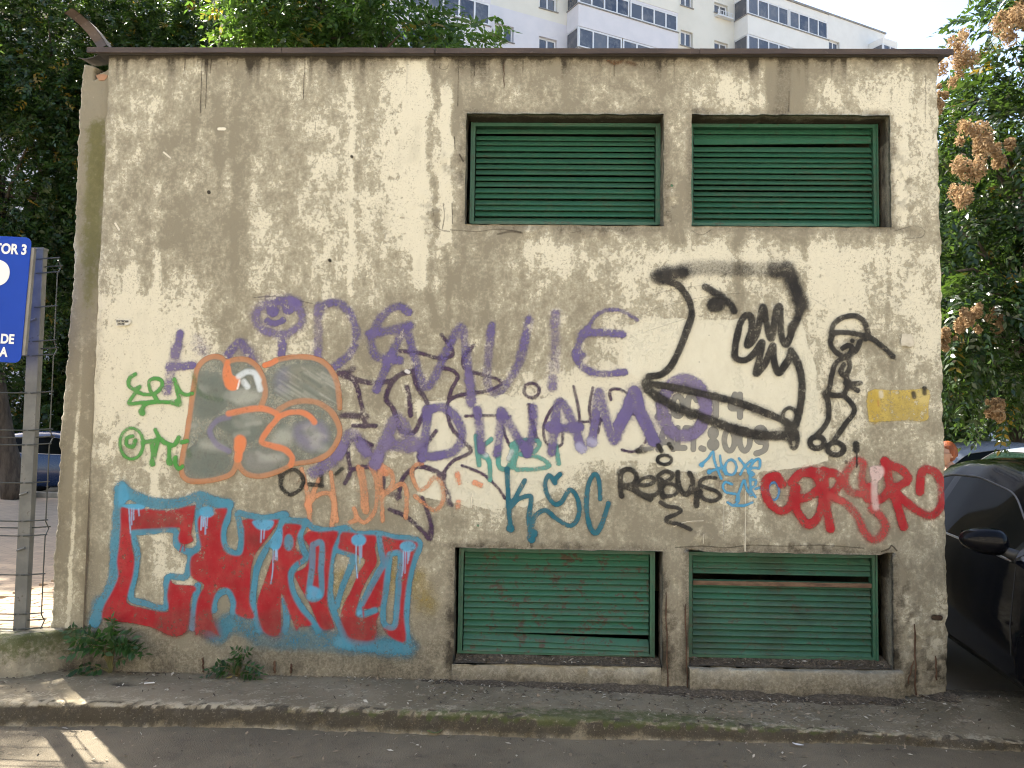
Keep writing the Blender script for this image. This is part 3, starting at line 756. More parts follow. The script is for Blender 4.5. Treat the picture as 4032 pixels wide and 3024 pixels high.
def ell(cx, cy, rx, ry, n=16, rot=0.0):
    a = np.linspace(0, 2*math.pi, n, endpoint=False)
    x = rx*np.cos(a); y = ry*np.sin(a)
    return [(cx+x_*math.cos(rot)-y_*math.sin(rot), cy+x_*math.sin(rot)+y_*math.cos(rot)) for x_, y_ in zip(x, y)]
CROP = {"A": (350, 1800, .63291), "B": (350, 1100, .49729), "C": (1100, 1100, .67812), "D": (2450, 950, .75335), "E": (2400, 1750, .40687), "S": (0, 0, 1.0)}
MPP = 5.2/FPX                                   # metres on the wall per photo pixel
def to_wall(crop, P):
    ox, oy, s = CROP[crop]; P = np.asarray(P, float)
    x, z = pw(ox+P[:, 0]*s, oy+P[:, 1]*s, 0.0)
    return np.stack([x, z], -1), s*MPP
LAYER = [0]
def decal(name, label, items, mat="spray", step=.0055, drips=None):
    """items: ('s', crop, pts, width, rgb, opacity, softness[, closed]) or ('p', crop, pts, rgb, opacity, edge softness)"""
    prep = []; lo = np.array([9., 9.]); hi = -lo
    if mat == "spray" or mat == "worn":      # overspray: a faint wide fringe under every stroke
        items = [(it[0], it[1], it[2], it[3]*1.55, it[4], it[5]*.30, .95) + tuple(it[7:]) for it in items if it[0] == 's' and it[3]*CROP[it[1]][2] > 8] + list(items)
    for it in items:
        if it[0] == 's':
            _, crop, pts, w, rgb, op, soft = it[:7]; closed = len(it) > 7 and it[7]
            L, k = to_wall(crop, smooth_line(pts, closed)); hw = w*k/2; sf = max(soft*hw, .003)
            prep.append(('s', L, hw, rgb, op, sf)); e = hw+sf
            if mat != "solid" and hw > .018 and len(L) > 6 and op > .4 and not closed:
                q = max(3, len(L)//7)
                prep.append(('s', L[:q], hw*.8, rgb, min(.9, op+.1), sf*.8))
                prep.append(('s', L[-q:], hw*.7, rgb, min(.8, op), sf))
        else:
            _, crop, pts, rgb, op, sf = it
            L, k = to_wall(crop, smooth_line(pts, True, 3)); prep.append(('p', L, 0, rgb, op, max(sf*k, .003))); e = .01
        lo = np.minimum(lo, L.min(0)-e); hi = np.maximum(hi, L.max(0)+e)
    lo = np.maximum(lo, [XL+.002, .1]); hi = np.minimum(hi, [XR-.012, ZT-.03])
    X1 = np.arange(lo[0], hi[0]+step, step); Z1 = np.arange(lo[1], hi[1]+step, step)
    GX1, GZ1 = np.meshgrid(X1, Z1)
    W1 = fbm(GX1*17, GZ1*17, 2)-.5; W2 = np.clip(.62+.75*fbm(GX1*5+LAYER[0]*3, GZ1*5, 3), 0, 1)
    C = np.zeros(GX1.shape+(3,)); Al = np.zeros(GX1.shape); CA = np.zeros(GX1.shape)
    for kind, L, hw, rgb, op, sf in prep:
        pad = hw+sf+4*step                       # work only inside the stroke's own window
        i0 = max(0, np.searchsorted(X1, L[:, 0].min()-pad)); i1 = np.searchsorted(X1, L[:, 0].max()+pad)
        j0 = max(0, np.searchsorted(Z1, L[:, 1].min()-pad)); j1 = np.searchsorted(Z1, L[:, 1].max()+pad)
        if i1-i0 < 2 or j1-j0 < 2: continue
        w = (slice(j0, j1), slice(i0, i1)); gx_, gz_ = GX1[w], GZ1[w]
        if kind == 's':
            D = np.full(gx_.shape, 9.0)
            for a, b in zip(L[:-1], L[1:]):
                e = b-a; q = e@e+1e-12
                t = np.clip(((gx_-a[0])*e[0]+(gz_-a[1])*e[1])/q, 0, 1)
                np.minimum(D, np.hypot(gx_-a[0]-t*e[0], gz_-a[1]-t*e[1]), out=D)
            D = D + hw*.35*W1[w]
            cov = op*sstep(hw+sf, hw-sf*.7, D)*W2[w]; near = D < hw+sf+3*step
        else:
            sd = polysd(gx_, gz_, L); cov = op*sstep(sf, -sf, sd); near = sd < sf+3*step
        cc = np.where(near, np.maximum(cov, 2e-3), 0); nc = cc + CA[w]*(1-cc)
        C[w] = np.where(nc[..., None] > 1e-6, (np.asarray(rgb)*cc[..., None] + C[w]*(CA[w]*(1-cc))[..., None])/np.maximum(nc, 1e-6)[..., None], C[w]); CA[w] = nc
        Al[w] = cov + Al[w]*(1-cov)
    # colour under soft edges: spread so that faint borders keep the stroke's colour
    keep = Al > .035
    cell_ = keep[:-1, :-1] | keep[1:, :-1] | keep[:-1, 1:] | keep[1:, 1:]
    F_ = gridfaces(len(X1), len(Z1))[cell_.ravel()]
    used = np.unique(F_); remap = np.zeros(GX1.size, int); remap[used] = np.arange(len(used))
    LAYER[0] += 1
    off = .002 + .00035*LAYER[0]
    Y1 = -wdisp(GX1, GZ1) - off
    V = np.stack([GX1, Y1, GZ1], -1).reshape(-1, 3)[used]
    # faint vertices take the mean stroke colour
    Cf = C.reshape(-1, 3)[used]; Af = Al.reshape(-1)[used]
    o = npmesh(name, V, remap[F_], PAINTS[mat], bld, smooth=True)
    setattr4(o, "paint", np.concatenate([Cf, Af[:, None]], 1))
    if label: o["label"] = label
    return o
PUR = (.135, .108, .265); PUR2 = (.185, .15, .29); DPUR = (.055, .028, .07); BLK = (.018, .017, .016); GRN = (.075, .30, .06); ORG = (.72, .22, .085)
ORG2 = (.50, .225, .105); ORG3 = (.66, .31, .16); TEA = (.012, .125, .175); TUR = (.09, .33, .28); CYA = (.07, .33, .55); RED = (.37, .012, .020); RED2 = (.44, .05, .05)
BLU = (.065, .25, .36); BLU2 = (.085, .36, .57); GRY = (.215, .245, .215)
def S(crop, w, rgb, op, soft, *lines): return [('s', crop, l, w, rgb, op, soft) for l in lines]
def E_(crop, w, rgb, op, soft, *els): return [('s', crop, ell(*e), w, rgb, op, soft, True) for e in els]

# --- rain streaks below the roof edge and hairline cracks
it = []
DRK = (.06, .042, .028)
for u, v0, v1, w in ((2115//2, 0, 0, 0),):
    pass
sc_ = 1100/2147
for x, y0, y1, w in ((1038, 110, 300, 7), (1100, 110, 160, 4), (1137, 110, 260, 5), (1165, 110, 575, 7), (1198, 110, 300, 5), (1205, 110, 540, 5), (1240, 110, 270, 7), (1372, 110, 210, 5), (1447, 110, 200, 6), (1560, 110, 170, 4), (1820, 110, 180, 4), (1955, 110, 470, 7), (1985, 110, 220, 4), (2040, 600, 760, 4)):
    it.append(('s', 'S', [(200+x*sc_, 150+y0*sc_), (200+(x-6)*sc_, 150+(y0+y1)/2*sc_), (200+(x-14)*sc_, 150+y1*sc_)], w*sc_, DRK, .72, .9))
for x, y0, y1 in ((1200+1057*.5725, 230, 420), (1870, 225, 300), (2060, 222, 290), (2420, 228, 300), (2540, 228, 260), (3645, 300, 480), (3107, 360, 440)):
    it.append(('s', 'S', [(x, y0), (x-2, y1)], 4, DRK, .6, .9))
for l in ([(2390, 235), (2420, 250), (2450, 240)], [(2470, 245), (2500, 255)]): it.append(('s', 'S', l, 14, (.14, .075, .035), .6, 1))
DEC = decal("rain_streak", "thin dark rain streaks below the roof edge", it, "spray"); tag(DEC, kind="stuff")
it = []
for l, w, op in (([(2450, 1275), (2600, 1210), (2800, 1165), (3000, 1150)], 3, .45), ([(2480, 1330), (2560, 1300), (2700, 1255)], 3, .4), ([(2545, 1170), (2650, 1140), (2800, 1120)], 3, .4),
    ([(3185, 1170), (3240, 1200), (3290, 1240)], 3, .4), ([(1000, 1172), (1080, 1168), (1180, 1185), (1230, 1196)], 4, .55), ([(1030, 1180), (1100, 1192)], 3, .4),
    ([(2940, 1945), (3060, 1950), (3200, 1958), (3330, 1975)], 3, .5), ([(2660, 2156), (2760, 2150), (2860, 2156), (2960, 2146), (3080, 2150), (3220, 2146), (3400, 2158)], 4, .6),
    ([(3470, 2172), (3500, 2160), (3510, 2148), (3530, 2168)], 6, .75), ([(2965, 2130), (3000, 2118), (3060, 2138)], 3, .4), ([(2620, 2340), (2614, 2290), (2617, 2250)], 3, .6),
    ([(3555, 2440), (3590, 2450)], 3, .5), ([(3530, 2180), (3560, 2240), (3580, 2280)], 3, .4), ([(3500, 2060), (3560, 2080), (3650, 2110)], 2.5, .35), ([(2690, 2380), (2702, 2430)], 4, .5),
    ([(398, 723), (375, 1150), (361, 1397)], 5, .5), ([(361, 1397), (349, 1834), (341, 2219), (322, 2560)], 9, .8), ([(355, 1600), (350, 1900), (343, 2200)], 14, .4),
    ([(1730, 268), (1745, 275), (1762, 270), (1765, 255)], 4, .6), ([(1730, 268), (1733, 250)], 4, .5),
    ([(1704, 822), (1708, 850)], 5, .45), ([(1712, 885), (1735, 905), (1770, 912)], 5, .5), ([(1745, 800), (1750, 850), (1742, 900)], 4, .6), ([(1780, 800), (1782, 880)], 5, .6), ([(1790, 540), (1792, 588)], 5, .65), ([(1810, 610), (1824, 635)], 7, .7),
    ([(1775, 905), (1880, 912), (1960, 902), (2050, 914)], 5, .5), ([(1960, 922), (2010, 912), (2055, 918)], 9, .55), ([(2230, 920), (2330, 905), (2420, 918)], 3, .45), ([(2510, 400), (2540, 380), (2580, 400), (2590, 430)], 3, .45), ([(3515, 560), (3530, 640), (3570, 720)], 3.5, .4), ([(3525, 910), (3600, 890), (3640, 910), (3625, 935), (3560, 938)], 3.5, .5), ([(2720, 905), (2760, 925), (2800, 905)], 4, .5)):
    it.append(('s', 'S', l, w, (.075, .058, .04), op, .9))
for x, y in ((822, 756), (1385, 616), (1298, 1024)): it.append(('s', 'S', [(x, y), (x+2, y+3)], 12, (.03, .024, .016), .95, .4))
it.append(('s', 'S', [(3675, 2430), (3700, 2432)], 22, (.05, .03, .02), .9, .5))
DEC = decal("plaster_crack", "hairline cracks and drill holes in the plaster", it, "solid", step=.0045); tag(DEC, kind="stuff")
it = []
for l, w in (([(645, 600), (672, 622)], 8), ([(455, 880), (470, 905)], 9), ([(862, 508), (884, 508)], 12), ([(2935, 1930), (2933, 2170)], 4), ([(2850, 1980), (2848, 2110)], 2.5), ([(2650, 2075), (2700, 2055), (2770, 2050)], 3), ([(2770, 2100), (2768, 2140)], 3), ([(1855, 1945), (1857, 2000)], 4), ([(1860, 1960), (1863, 1990)], 3)):
    it.append(('s', 'S', l, w, (.74, .69, .55), .9, .5))
DEC = decal("plaster_scrape", "pale scrapes and runs of old whitewash", it, "solid", step=.0045); tag(DEC, kind="stuff")

# --- grey stencilled address
G1 = (.25, .245, .215)
it = S('D', 30, G1, .92, .25, [(192, 805), (192, 915)], [(185, 915), (242, 915)], [(388, 830), (365, 800), (345, 830), (342, 890), (362, 918), (388, 895)], [(465, 835), (488, 805), (488, 918)], [(588, 800), (568, 868), (630, 868)], [(615, 800), (615, 918)],
       [(190, 1088), (228, 975), (266, 1088)], [(205, 1050), (250, 1050)], [(290, 975), (290, 1080)], [(285, 1080), (325, 1080)], [(330, 978), (412, 978)], [(372, 978), (372, 1088)], [(412, 1082), (424, 1086)],
       [(468, 995), (484, 995)], [(750, 1010), (746, 1085), (700, 1108)])
it += E_('D', 28, G1, .92, .25, (290, 862, 27, 52), (560, 1040, 27, 55), (640, 1040, 27, 55), (722, 1012, 26, 38))
it += [('p', 'D', ell(475, 1002, 30, 34), G1, .82, 4), ('p', 'D', ell(475, 1062, 33, 34), G1, .82, 4)]
decal("stencil_lettering", "faded grey stencilled characters LOC 14 ALT. 8009", it, "solid")
# --- old red stencil traces
it = S('E', 9, (.33, .13, .06), .45, .8, [(790, 350), (860, 345)], [(800, 350), (795, 560)], [(795, 450), (900, 440)], [(800, 570), (880, 560)], [(1060, 360), (1055, 430)], [(1070, 355), (1150, 355)], [(1140, 360), (1145, 440)], [(1200, 360), (1290, 355), (1300, 400)], [(1150, 470), (1150, 560), (1230, 560)], [(1290, 480), (1300, 560)], [(1440, 370), (1440, 440)], [(1450, 365), (1520, 350)], [(1560, 360), (1720, 350)], [(1460, 545), (1560, 560)], [(1600, 545), (1690, 545)], [(1800, 370), (1870, 365)])
it += S('C', 6, (.30, .11, .05), .5, .8, [(70, 1100), (60, 1180), (110, 1180), (125, 1110)], [(370, 1120), (350, 1180)], [(450, 1100), (440, 1220), (490, 1225)], [(540, 1110), (560, 1180), (520, 1225)], [(650, 1100), (660, 1190), (620, 1150)], [(690, 1280), (690, 1320)], [(200, 1120), (230, 1170)])
DEC = decal("stencil_trace", "worn traces of small brown stencil letters", it, "worn"); tag(DEC, kind="stuff")
# --- mustard rectangle
decal("paint_patch", "mustard yellow painted rectangle near the right corner",
      [('p', 'D', [(1283, 785), (1400, 778), (1480, 776), (1600, 778), (1598, 860), (1592, 938), (1480, 938), (1310, 944), (1285, 930)], (.56, .42, .10), .80, 6), ('p', 'D', [(1283, 800), (1340, 790), (1345, 940), (1300, 944)], (.50, .34, .04), .5, 14), ('p', 'D', [(1530, 780), (1600, 780), (1595, 850), (1540, 840)], (.58, .48, .2), .6, 16)]
      + S('D', 20, (.66, .6, .45), .8, .6, [(1350, 790), (1352, 810)]) + S('D', 22, BLK, .9, .6, [(1520, 795), (1524, 812)], [(1578, 770), (1578, 795)]) + S('D', 8, (.40, .12, .05), .5, .8, [(1335, 835), (1337, 860)]), "worn")
decal("paint_patch", "dull yellow overspray beside the red and blue lettering", S('A', 130, (.42, .30, .05), .42, .9, [(1560, 750), (1520, 900)], [(1880, 640), (1880, 800)], [(2040, 760), (2110, 900)]), "worn")
# --- dark purple line tag
it = S('C', 26, DPUR, .85, .5, [(370, 545), (440, 600), (470, 700), (490, 790), (500, 850)], [(345, 545), (420, 570), (520, 600), (650, 592)], [(650, 600), (700, 555), (785, 530)], [(650, 600), (620, 690), (660, 750), (690, 830), (710, 880), (780, 890), (820, 820), (858, 720), (800, 620), (780, 535)], [(742, 625), (756, 700), (762, 790)])
it += S('C', 20, DPUR, .8, .6, [(940, 320), (990, 390), (1005, 440), (930, 460), (830, 432), (700, 415)], [(1130, 385), (1070, 450), (1080, 520), (1160, 550), (1240, 570), (1290, 605), (1200, 650), (1080, 665), (990, 700), (975, 760), (1000, 860), (1060, 930), (1112, 1000), (1010, 1055), (955, 1130), (965, 1220), (1000, 1310)], [(950, 515), (1010, 530), (1035, 570), (1000, 640), (985, 690)])
it += S('C', 22, DPUR, .88, .5, [(910, 880), (860, 950), (810, 1010), (830, 1080), (900, 1110), (960, 1140)], [(380, 1185), (410, 1120), (400, 1020), (400, 960), (450, 925), (540, 965)], [(410, 1110), (480, 1090), (570, 1100), (605, 1150), (600, 1230)], [(690, 1265), (720, 1150), (800, 1090), (890, 1105), (950, 1160)], [(640, 1335), (740, 1380), (820, 1450), (875, 1505), (885, 1440), (860, 1350), (830, 1270)], [(430, 850), (560, 850)], [(380, 790), (510, 795)])
it += S('C', 34, DPUR, .55, .8, [(985, 1300), (975, 1240)], [(375, 560), (430, 520)], [(500, 960), (520, 1000)], [(870, 1500), (880, 1460)], [(620, 1240), (690, 1260)], [(360, 790), (500, 800)])
it += S('C', 16, DPUR, .8, .5, [(1080, 795), (1200, 790), (1340, 795)], [(1060, 1080), (1180, 1130), (1260, 1200), (1310, 1270)], [(1640, 700), (1575, 760), (1535, 860), (1545, 940), (1580, 975), (1640, 955), (1640, 860)], [(1708, 620), (1735, 740), (1745, 850)], [(1820, 630), (1800, 740), (1810, 830)], [(1745, 830), (1870, 820)], [(1860, 810), (1850, 890)], [(1925, 700), (1920, 645), (1980, 640), (2045, 690), (2030, 770), (2110, 800), (2150, 870), (2120, 950), (2060, 1000), (1990, 990)], [(1290, 780), (1310, 900), (1350, 980)])
it += S('C', 22, DPUR, .85, .5, [(1450, 730), (1470, 830), (1495, 940)]) + E_('C', 18, DPUR, .8, .5, (1465, 645, 44, 42))
decal("graffiti_tag", "tangled dark purple line tag in the middle of the wall", it, "worn")
# --- turquoise and orange scribbles
it = S('C', 26, TUR, .75, .5, [(1142, 910), (1150, 1000), (1160, 1080)], [(1230, 930), (1155, 1000), (1215, 1050), (1225, 1165)], [(1275, 1000), (1275, 1085), (1320, 1100), (1350, 1040), (1350, 960)], [(1380, 950), (1370, 1040), (1360, 1090)], [(1370, 945), (1460, 930), (1510, 950), (1480, 1000), (1400, 1015)], [(1410, 1015), (1510, 1035), (1565, 1080), (1500, 1100), (1380, 1105)], [(1605, 965), (1622, 1070)])
it += S('C', 22, (.62, .66, .66), .6, .8, [(1170, 985), (1200, 1020)], [(1350, 1000), (1330, 1040)])
decal("graffiti_tag", "faint turquoise tag under the purple letters", it, "spray")
it = S('C', 26, ORG3, .62, .5, [(130, 1100), (155, 1200), (172, 1320), (180, 1480)], [(232, 1160), (165, 1310)], [(160, 1310), (230, 1250), (290, 1245), (315, 1300), (305, 1440)], [(300, 1120), (318, 1260), (335, 1400)], [(435, 1330), (450, 1390), (410, 1410)], [(458, 1090), (480, 1200), (490, 1330), (510, 1340), (500, 1200), (480, 1100)], [(530, 1080), (565, 1180), (560, 1330), (500, 1410), (450, 1380)], [(580, 1070), (595, 1240), (600, 1400)], [(580, 1070), (650, 1120), (655, 1190), (605, 1250), (700, 1190), (735, 1210), (740, 1300), (735, 1385)], [(830, 1070), (790, 1080), (770, 1130), (810, 1220), (860, 1200), (900, 1150), (945, 1190), (950, 1290), (900, 1340), (840, 1300), (790, 1260)])
it += S('C', 30, (.78, .30, .15), .55, .6, [(165, 1290), (175, 1340)], [(590, 1090), (620, 1130)], [(175, 1470), (178, 1500)], [(1035, 1130), (1045, 1180)], [(1135, 1180), (1170, 1195)], [(1040, 1290), (1036, 1320)])
decal("graffiti_tag", "thin peach orange tag above the red and blue lettering", it, "spray")
it = S('C', 22, BLK, .85, .5, [(60, 1110), (20, 1140), (10, 1200), (60, 1250), (120, 1220), (140, 1160), (100, 1110), (60, 1105)], [(175, 1190), (240, 1195)], [(240, 1110), (250, 1200)], [(0, 1000), (-10, 1080), (10, 1160)], [(330, 1130), (365, 1100)])
decal("graffiti_tag", "short black loop tag left of the orange tag", it, "worn")
# --- purple phrase
it = S('C', 50, PUR2, .55, .7, [(228, 165), (226, 300), (222, 460)]) + S('C', 46, PUR, .58, .6, [(250, 160), (310, 135), (380, 165), (435, 250), (448, 350), (405, 440), (320, 510), (270, 530)])
it += S('C', 48, PUR, .55, .65, [(750, 190), (700, 158), (630, 185), (565, 270), (535, 380), (580, 455), (700, 470)], [(525, 320), (640, 300), (760, 270)], [(565, 640), (620, 510), (690, 360), (735, 300), (770, 400), (815, 560), (850, 630), (900, 570), (970, 420), (1055, 275), (1080, 400), (1105, 580), (1112, 715)], [(1232, 270), (1220, 400), (1205, 560), (1240, 660), (1320, 610), (1395, 470), (1450, 235)])
it += S('C', 54, PUR2, .46, .7, [(1602, 200), (1600, 420), (1585, 625)], [(1105, 580), (1115, 715)]) + S('C', 40, PUR, .66, .6, [(1760, 440), (1725, 430)], [(1785, 290), (1745, 360), (1722, 450), (1775, 520), (1870, 550), (2000, 540)], [(1760, 315), (1870, 310), (1995, 320)]) + S('C', 22, PUR, .6, .7, [(2075, 235), (1990, 185), (1900, 180), (1830, 220), (1790, 290)])
it += S('B', 62, PUR, .82, .5, [(725, 430), (710, 520), (690, 600)], [(640, 690), (730, 690), (820, 680)], [(1105, 600), (1160, 530), (1205, 500), (1250, 560), (1290, 640)], [(1532, 510), (1526, 600)]) + S('B', 80, PUR2, .45, .7, [(690, 560), (660, 700), (620, 880)]) + S('B', 110, PUR2, .35, .9, [(850, 500), (900, 560)], [(1250, 560), (1310, 640)])
it += E_('B', 54, PUR2, .5, .65, (1508, 305, 180, 128)) + E_('B', 70, PUR2, .3, .9, (1508, 290, 195, 150)) + S('B', 80, PUR, .88, .4, [(1450, 245), (1462, 255)], [(1575, 235), (1585, 240)]) + S('B', 48, PUR, .88, .4, [(1415, 330), (1475, 350), (1540, 325)], [(1500, 170), (1580, 165), (1650, 190)])
decal("graffiti_lettering", "upper line of large hazy purple spray letters with a smiling face", it, "worn")
it = S('C', 50, PUR, .60, .6, [(860, 760), (850, 900), (830, 1040)], [(860, 760), (950, 745), (1030, 810), (1062, 910), (1010, 1000), (880, 1030)], [(1148, 760), (1165, 880), (1175, 990)], [(1285, 770), (1280, 900), (1265, 1010)], [(1290, 765), (1360, 880), (1440, 1010)], [(1440, 1010), (1468, 900), (1475, 745)], [(1580, 1005), (1600, 860), (1622, 715), (1690, 800), (1752, 980)], [(1565, 855), (1650, 865), (1745, 855)], [(1815, 945), (1838, 780), (1855, 655), (1890, 790), (1940, 940), (1990, 810), (2062, 655), (2110, 800), (2180, 945)])
it += S('C', 70, PUR2, .55, .6, [(560, 1070), (620, 920), (690, 810), (740, 900), (790, 960)], [(640, 960), (760, 970)], [(340, 1020), (420, 900), (500, 1000)], [(200, 1120), (300, 1060)]) + E_('D', 66, PUR2, .72, .4, (322, 872, 112, 146)) + S('D', 56, PUR, .8, .4, [(60, 790), (100, 900), (160, 1040)], [(-20, 960), (30, 880), (60, 790)])
it += S('C', 40, (.5, .5, .66), .6, .8, [(1740, 970), (1760, 990)], [(1810, 940), (1830, 950)])
decal("graffiti_lettering", "lower line of large purple spray letters ending in a big round O", it, "spray")
# --- silver throw-up with orange outline
OUT = [(850, 720), (900, 630), (1000, 595), (1100, 640), (1180, 622), (1290, 650), (1390, 740), (1450, 660), (1650, 612), (1800, 620), (1925, 700), (1975, 820), (1990, 1000), (1965, 1045), (2000, 1180), (1965, 1300), (1860, 1420), (1700, 1460), (1600, 1475), (1500, 1525), (1380, 1570), (1260, 1550), (1190, 1500), (1130, 1560), (1000, 1590), (850, 1598), (765, 1590), (735, 1500), (752, 1350), (782, 1200), (812, 1000), (832, 830)]
it = [('p', 'B', OUT, GRY, .55, 10)]
SIL = (.43, .44, .38); GD = (.12, .145, .125)
for P, c, op in (([(870, 760), (1050, 780), (1080, 900), (1050, 1050), (850, 1080)], GD, .5), ([(1480, 760), (1580, 700), (1600, 860), (1500, 900)], (.18, .175, .24), .6), ([(800, 1350), (1000, 1330), (1100, 1450), (1000, 1540), (820, 1520)], GD, .55),
    ([(1580, 720), (1750, 680), (1900, 760), (1940, 960), (1800, 920), (1650, 960)], (.24, .24, .19), .6), ([(1010, 1130), (1250, 1080), (1400, 1150), (1300, 1260), (1100, 1210)], GD, .4), ([(1480, 1220), (1600, 1160), (1600, 1300), (1450, 1300)], SIL, .6), ([(1640, 1150), (1850, 1130), (1900, 1280), (1760, 1360), (1640, 1280)], (.2, .18, .27), .6), ([(1700, 1180), (1780, 1160), (1850, 1260), (1780, 1300)], SIL, .5),
    ([(900, 1280), (1050, 1300), (1080, 1360), (900, 1340)], SIL, .5), ([(1130, 920), (1300, 880), (1360, 940), (1200, 1000)], SIL, .6), ([(1240, 1380), (1400, 1360), (1560, 1420), (1400, 1520), (1260, 1500)], (.25, .24, .22), .5)): it.append(('p', 'B', P, c, op, 40))
for i in range(46):
    r_ = random.Random(i+100); x, y = r_.uniform(1480, 1880), r_.uniform(690, 950); l_ = r_.uniform(60, 170)
    it.append(('s', 'B', [(x, y), (x+l_, y+l_*.62)], r_.uniform(8, 22), SIL if i % 2 else GD, .38, .9))
for i in range(26):
    r_ = random.Random(i+300); x, y = r_.choice([(940, 820), (1180, 950), (1150, 1160), (950, 1450), (1390, 1440), (1560, 1240), (1760, 1250), (900, 1120)]); x += r_.uniform(-110, 110); y += r_.uniform(-80, 80); l_ = r_.uniform(40, 120)
    it.append(('s', 'B', [(x, y), (x+l_, y+l_*r_.uniform(-.3, .6))], r_.uniform(26, 60), SIL if i % 2 else GD, .30, .95))
it += S('B', 40, PUR2, .6, .6, [(1110, 1090), (1020, 1120), (960, 1200), (1010, 1300), (1110, 1360)])
it += S('B', 42, ORG2, .74, .45, [(1090, 660), (1050, 620), (980, 612), (910, 645), (855, 720), (832, 850), (812, 1000), (790, 1150), (765, 1300), (742, 1420), (738, 1530), (790, 1592), (900, 1600), (1040, 1578), (1140, 1530), (1178, 1440)], [(1110, 650), (1180, 632), (1270, 642), (1345, 705), (1390, 820), (1398, 920), (1365, 1005)], [(1510, 1030), (1600, 982), (1720, 962), (1830, 985), (1930, 1060), (1988, 1180), (1970, 1280), (1900, 1380), (1780, 1440), (1640, 1460), (1600, 1475), (1500, 1522), (1380, 1557), (1270, 1550), (1205, 1500), (1180, 1430)], [(1480, 640), (1560, 622), (1650, 612), (1780, 622), (1880, 672), (1950, 770), (1980, 890), (1990, 1020)])
it += S('B', 44, ORG, .82, .4, [(1110, 1062), (1250, 1032), (1360, 1022), (1450, 1045), (1500, 1090), (1430, 1180), (1370, 1280), (1440, 1315), (1550, 1345), (1612, 1410), (1600, 1470)], [(1500, 1092), (1580, 1058), (1680, 1052), (1750, 1085), (1788, 1130)], [(1395, 680), (1440, 665), (1480, 645)], [(1100, 660), (1085, 740), (1090, 800)])
it += S('B', 90, ORG, .95, .25, [(1200, 1280), (1196, 1330)]) + S('B', 60, ORG, .95, .3, [(1194, 1330), (1184, 1420)]) + [('p', 'B', [(1085, 720), (1075, 830), (1120, 880), (1185, 865), (1200, 780), (1140, 760), (1120, 680)], ORG, .95, 6)]
it += S('B', 40, (.66, .72, .74), .85, .7, [(1190, 770), (1250, 735), (1310, 742), (1350, 800)], [(1330, 780), (1360, 870)], [(1230, 810), (1260, 850)]) + S('B', 10, (.85, .86, .84), .9, .4, [(1195, 800), (1180, 865)])
decal("graffiti_throw_up", "silver grey bubble letters with orange outline", it, "solid")
# --- green tags
it = S('B', 28, GRN, .85, .5, [(372, 752), (325, 785), (320, 840), (360, 870), (405, 850)], [(400, 855), (350, 930), (325, 985), (420, 975), (540, 965), (490, 880), (480, 810), (520, 785), (575, 800), (580, 850), (520, 905), (440, 910), (370, 885)], [(540, 965), (460, 985), (425, 1030), (425, 1060)], [(560, 970), (650, 975), (718, 985), (700, 880), (680, 790)], [(680, 800), (730, 890), (770, 915), (820, 905)])
it += E_('B', 26, GRN, .75, .6, (342, 1300, 92, 122)) + S('B', 30, GRN, .88, .45, [(372, 1275), (350, 1325), (305, 1310), (305, 1260), (350, 1240)], [(430, 1290), (500, 1280), (570, 1270), (600, 1290), (660, 1312), (690, 1300), (715, 1250)], [(530, 1190), (560, 1250), (600, 1290)], [(502, 1300), (508, 1380), (506, 1460)], [(640, 1330), (638, 1400), (642, 1450)], [(690, 1410), (690, 1460), (715, 1500), (745, 1480)], [(545, 1300), (525, 1400)], [(740, 1290), (780, 1280)])
it += S('B', 44, GRN, .9, .4, [(420, 1045), (428, 1058)], [(505, 1445), (507, 1462)], [(640, 1440), (642, 1452)], [(700, 970), (715, 985)]) + S('B', 40, (.10, .22, .08), .35, .9, [(830, 760), (880, 900), (1050, 960)], [(790, 1360), (800, 1400)])
decal("graffiti_tag", "pair of thin green tags on the pale patch at the left", it, "spray")
# --- red block letters with blue outline
it = S('A', 64, BLU, .72, .45, [(205, 185), (190, 300), (178, 420), (168, 560), (165, 680), (150, 780), (95, 900), (45, 1020)], [(205, 195), (300, 250), (420, 285), (560, 285), (690, 245), (760, 270), (870, 300)])
it += S('A', 38, BLU, .80, .45, [(870, 300), (865, 380), (840, 460), (845, 545), (890, 592), (938, 592), (950, 500), (942, 420), (930, 350), (1000, 362), (1100, 378), (1220, 355), (1240, 390), (1350, 402), (1400, 440), (1500, 458), (1600, 445), (1660, 480), (1800, 475), (1900, 500), (2055, 525), (2022, 650), (1990, 800), (1975, 1000), (1990, 1180)],
        [(265, 470), (400, 460), (535, 455), (548, 540), (600, 582), (660, 580), (690, 530), (682, 400), (690, 290)], [(275, 480), (305, 600), (290, 720), (265, 870), (345, 905), (470, 935), (490, 850), (495, 745), (600, 745), (630, 660), (640, 590)], [(680, 800), (665, 900), (645, 1060)], [(780, 950), (790, 880), (830, 840), (875, 840), (900, 900), (900, 960)], [(1205, 400), (1165, 500), (1105, 570), (1052, 680), (1030, 800), (1022, 900), (1040, 1000), (1065, 1070)],
        [(1350, 400), (1318, 480), (1330, 560), (1352, 622), (1285, 680), (1255, 760), (1290, 880), (1370, 990), (1430, 1075)], [(1218, 890), (1232, 1000), (1222, 1075)], [(1600, 445), (1550, 540), (1512, 620), (1505, 760), (1505, 880), (1540, 1000), (1585, 1090)], [(1550, 575), (1640, 612), (1630, 680), (1580, 800), (1545, 920)])
it += S('A', 120, (.05, .20, .28), .50, .9, [(800, 1100), (900, 1030), (1000, 1060), (1100, 1130), (1300, 1130), (1500, 1140), (1800, 1170), (1980, 1180)]) + S('A', 60, BLU, .55, .8, [(1560, 1150), (1750, 1170), (1960, 1185)], [(60, 900), (40, 1030)])
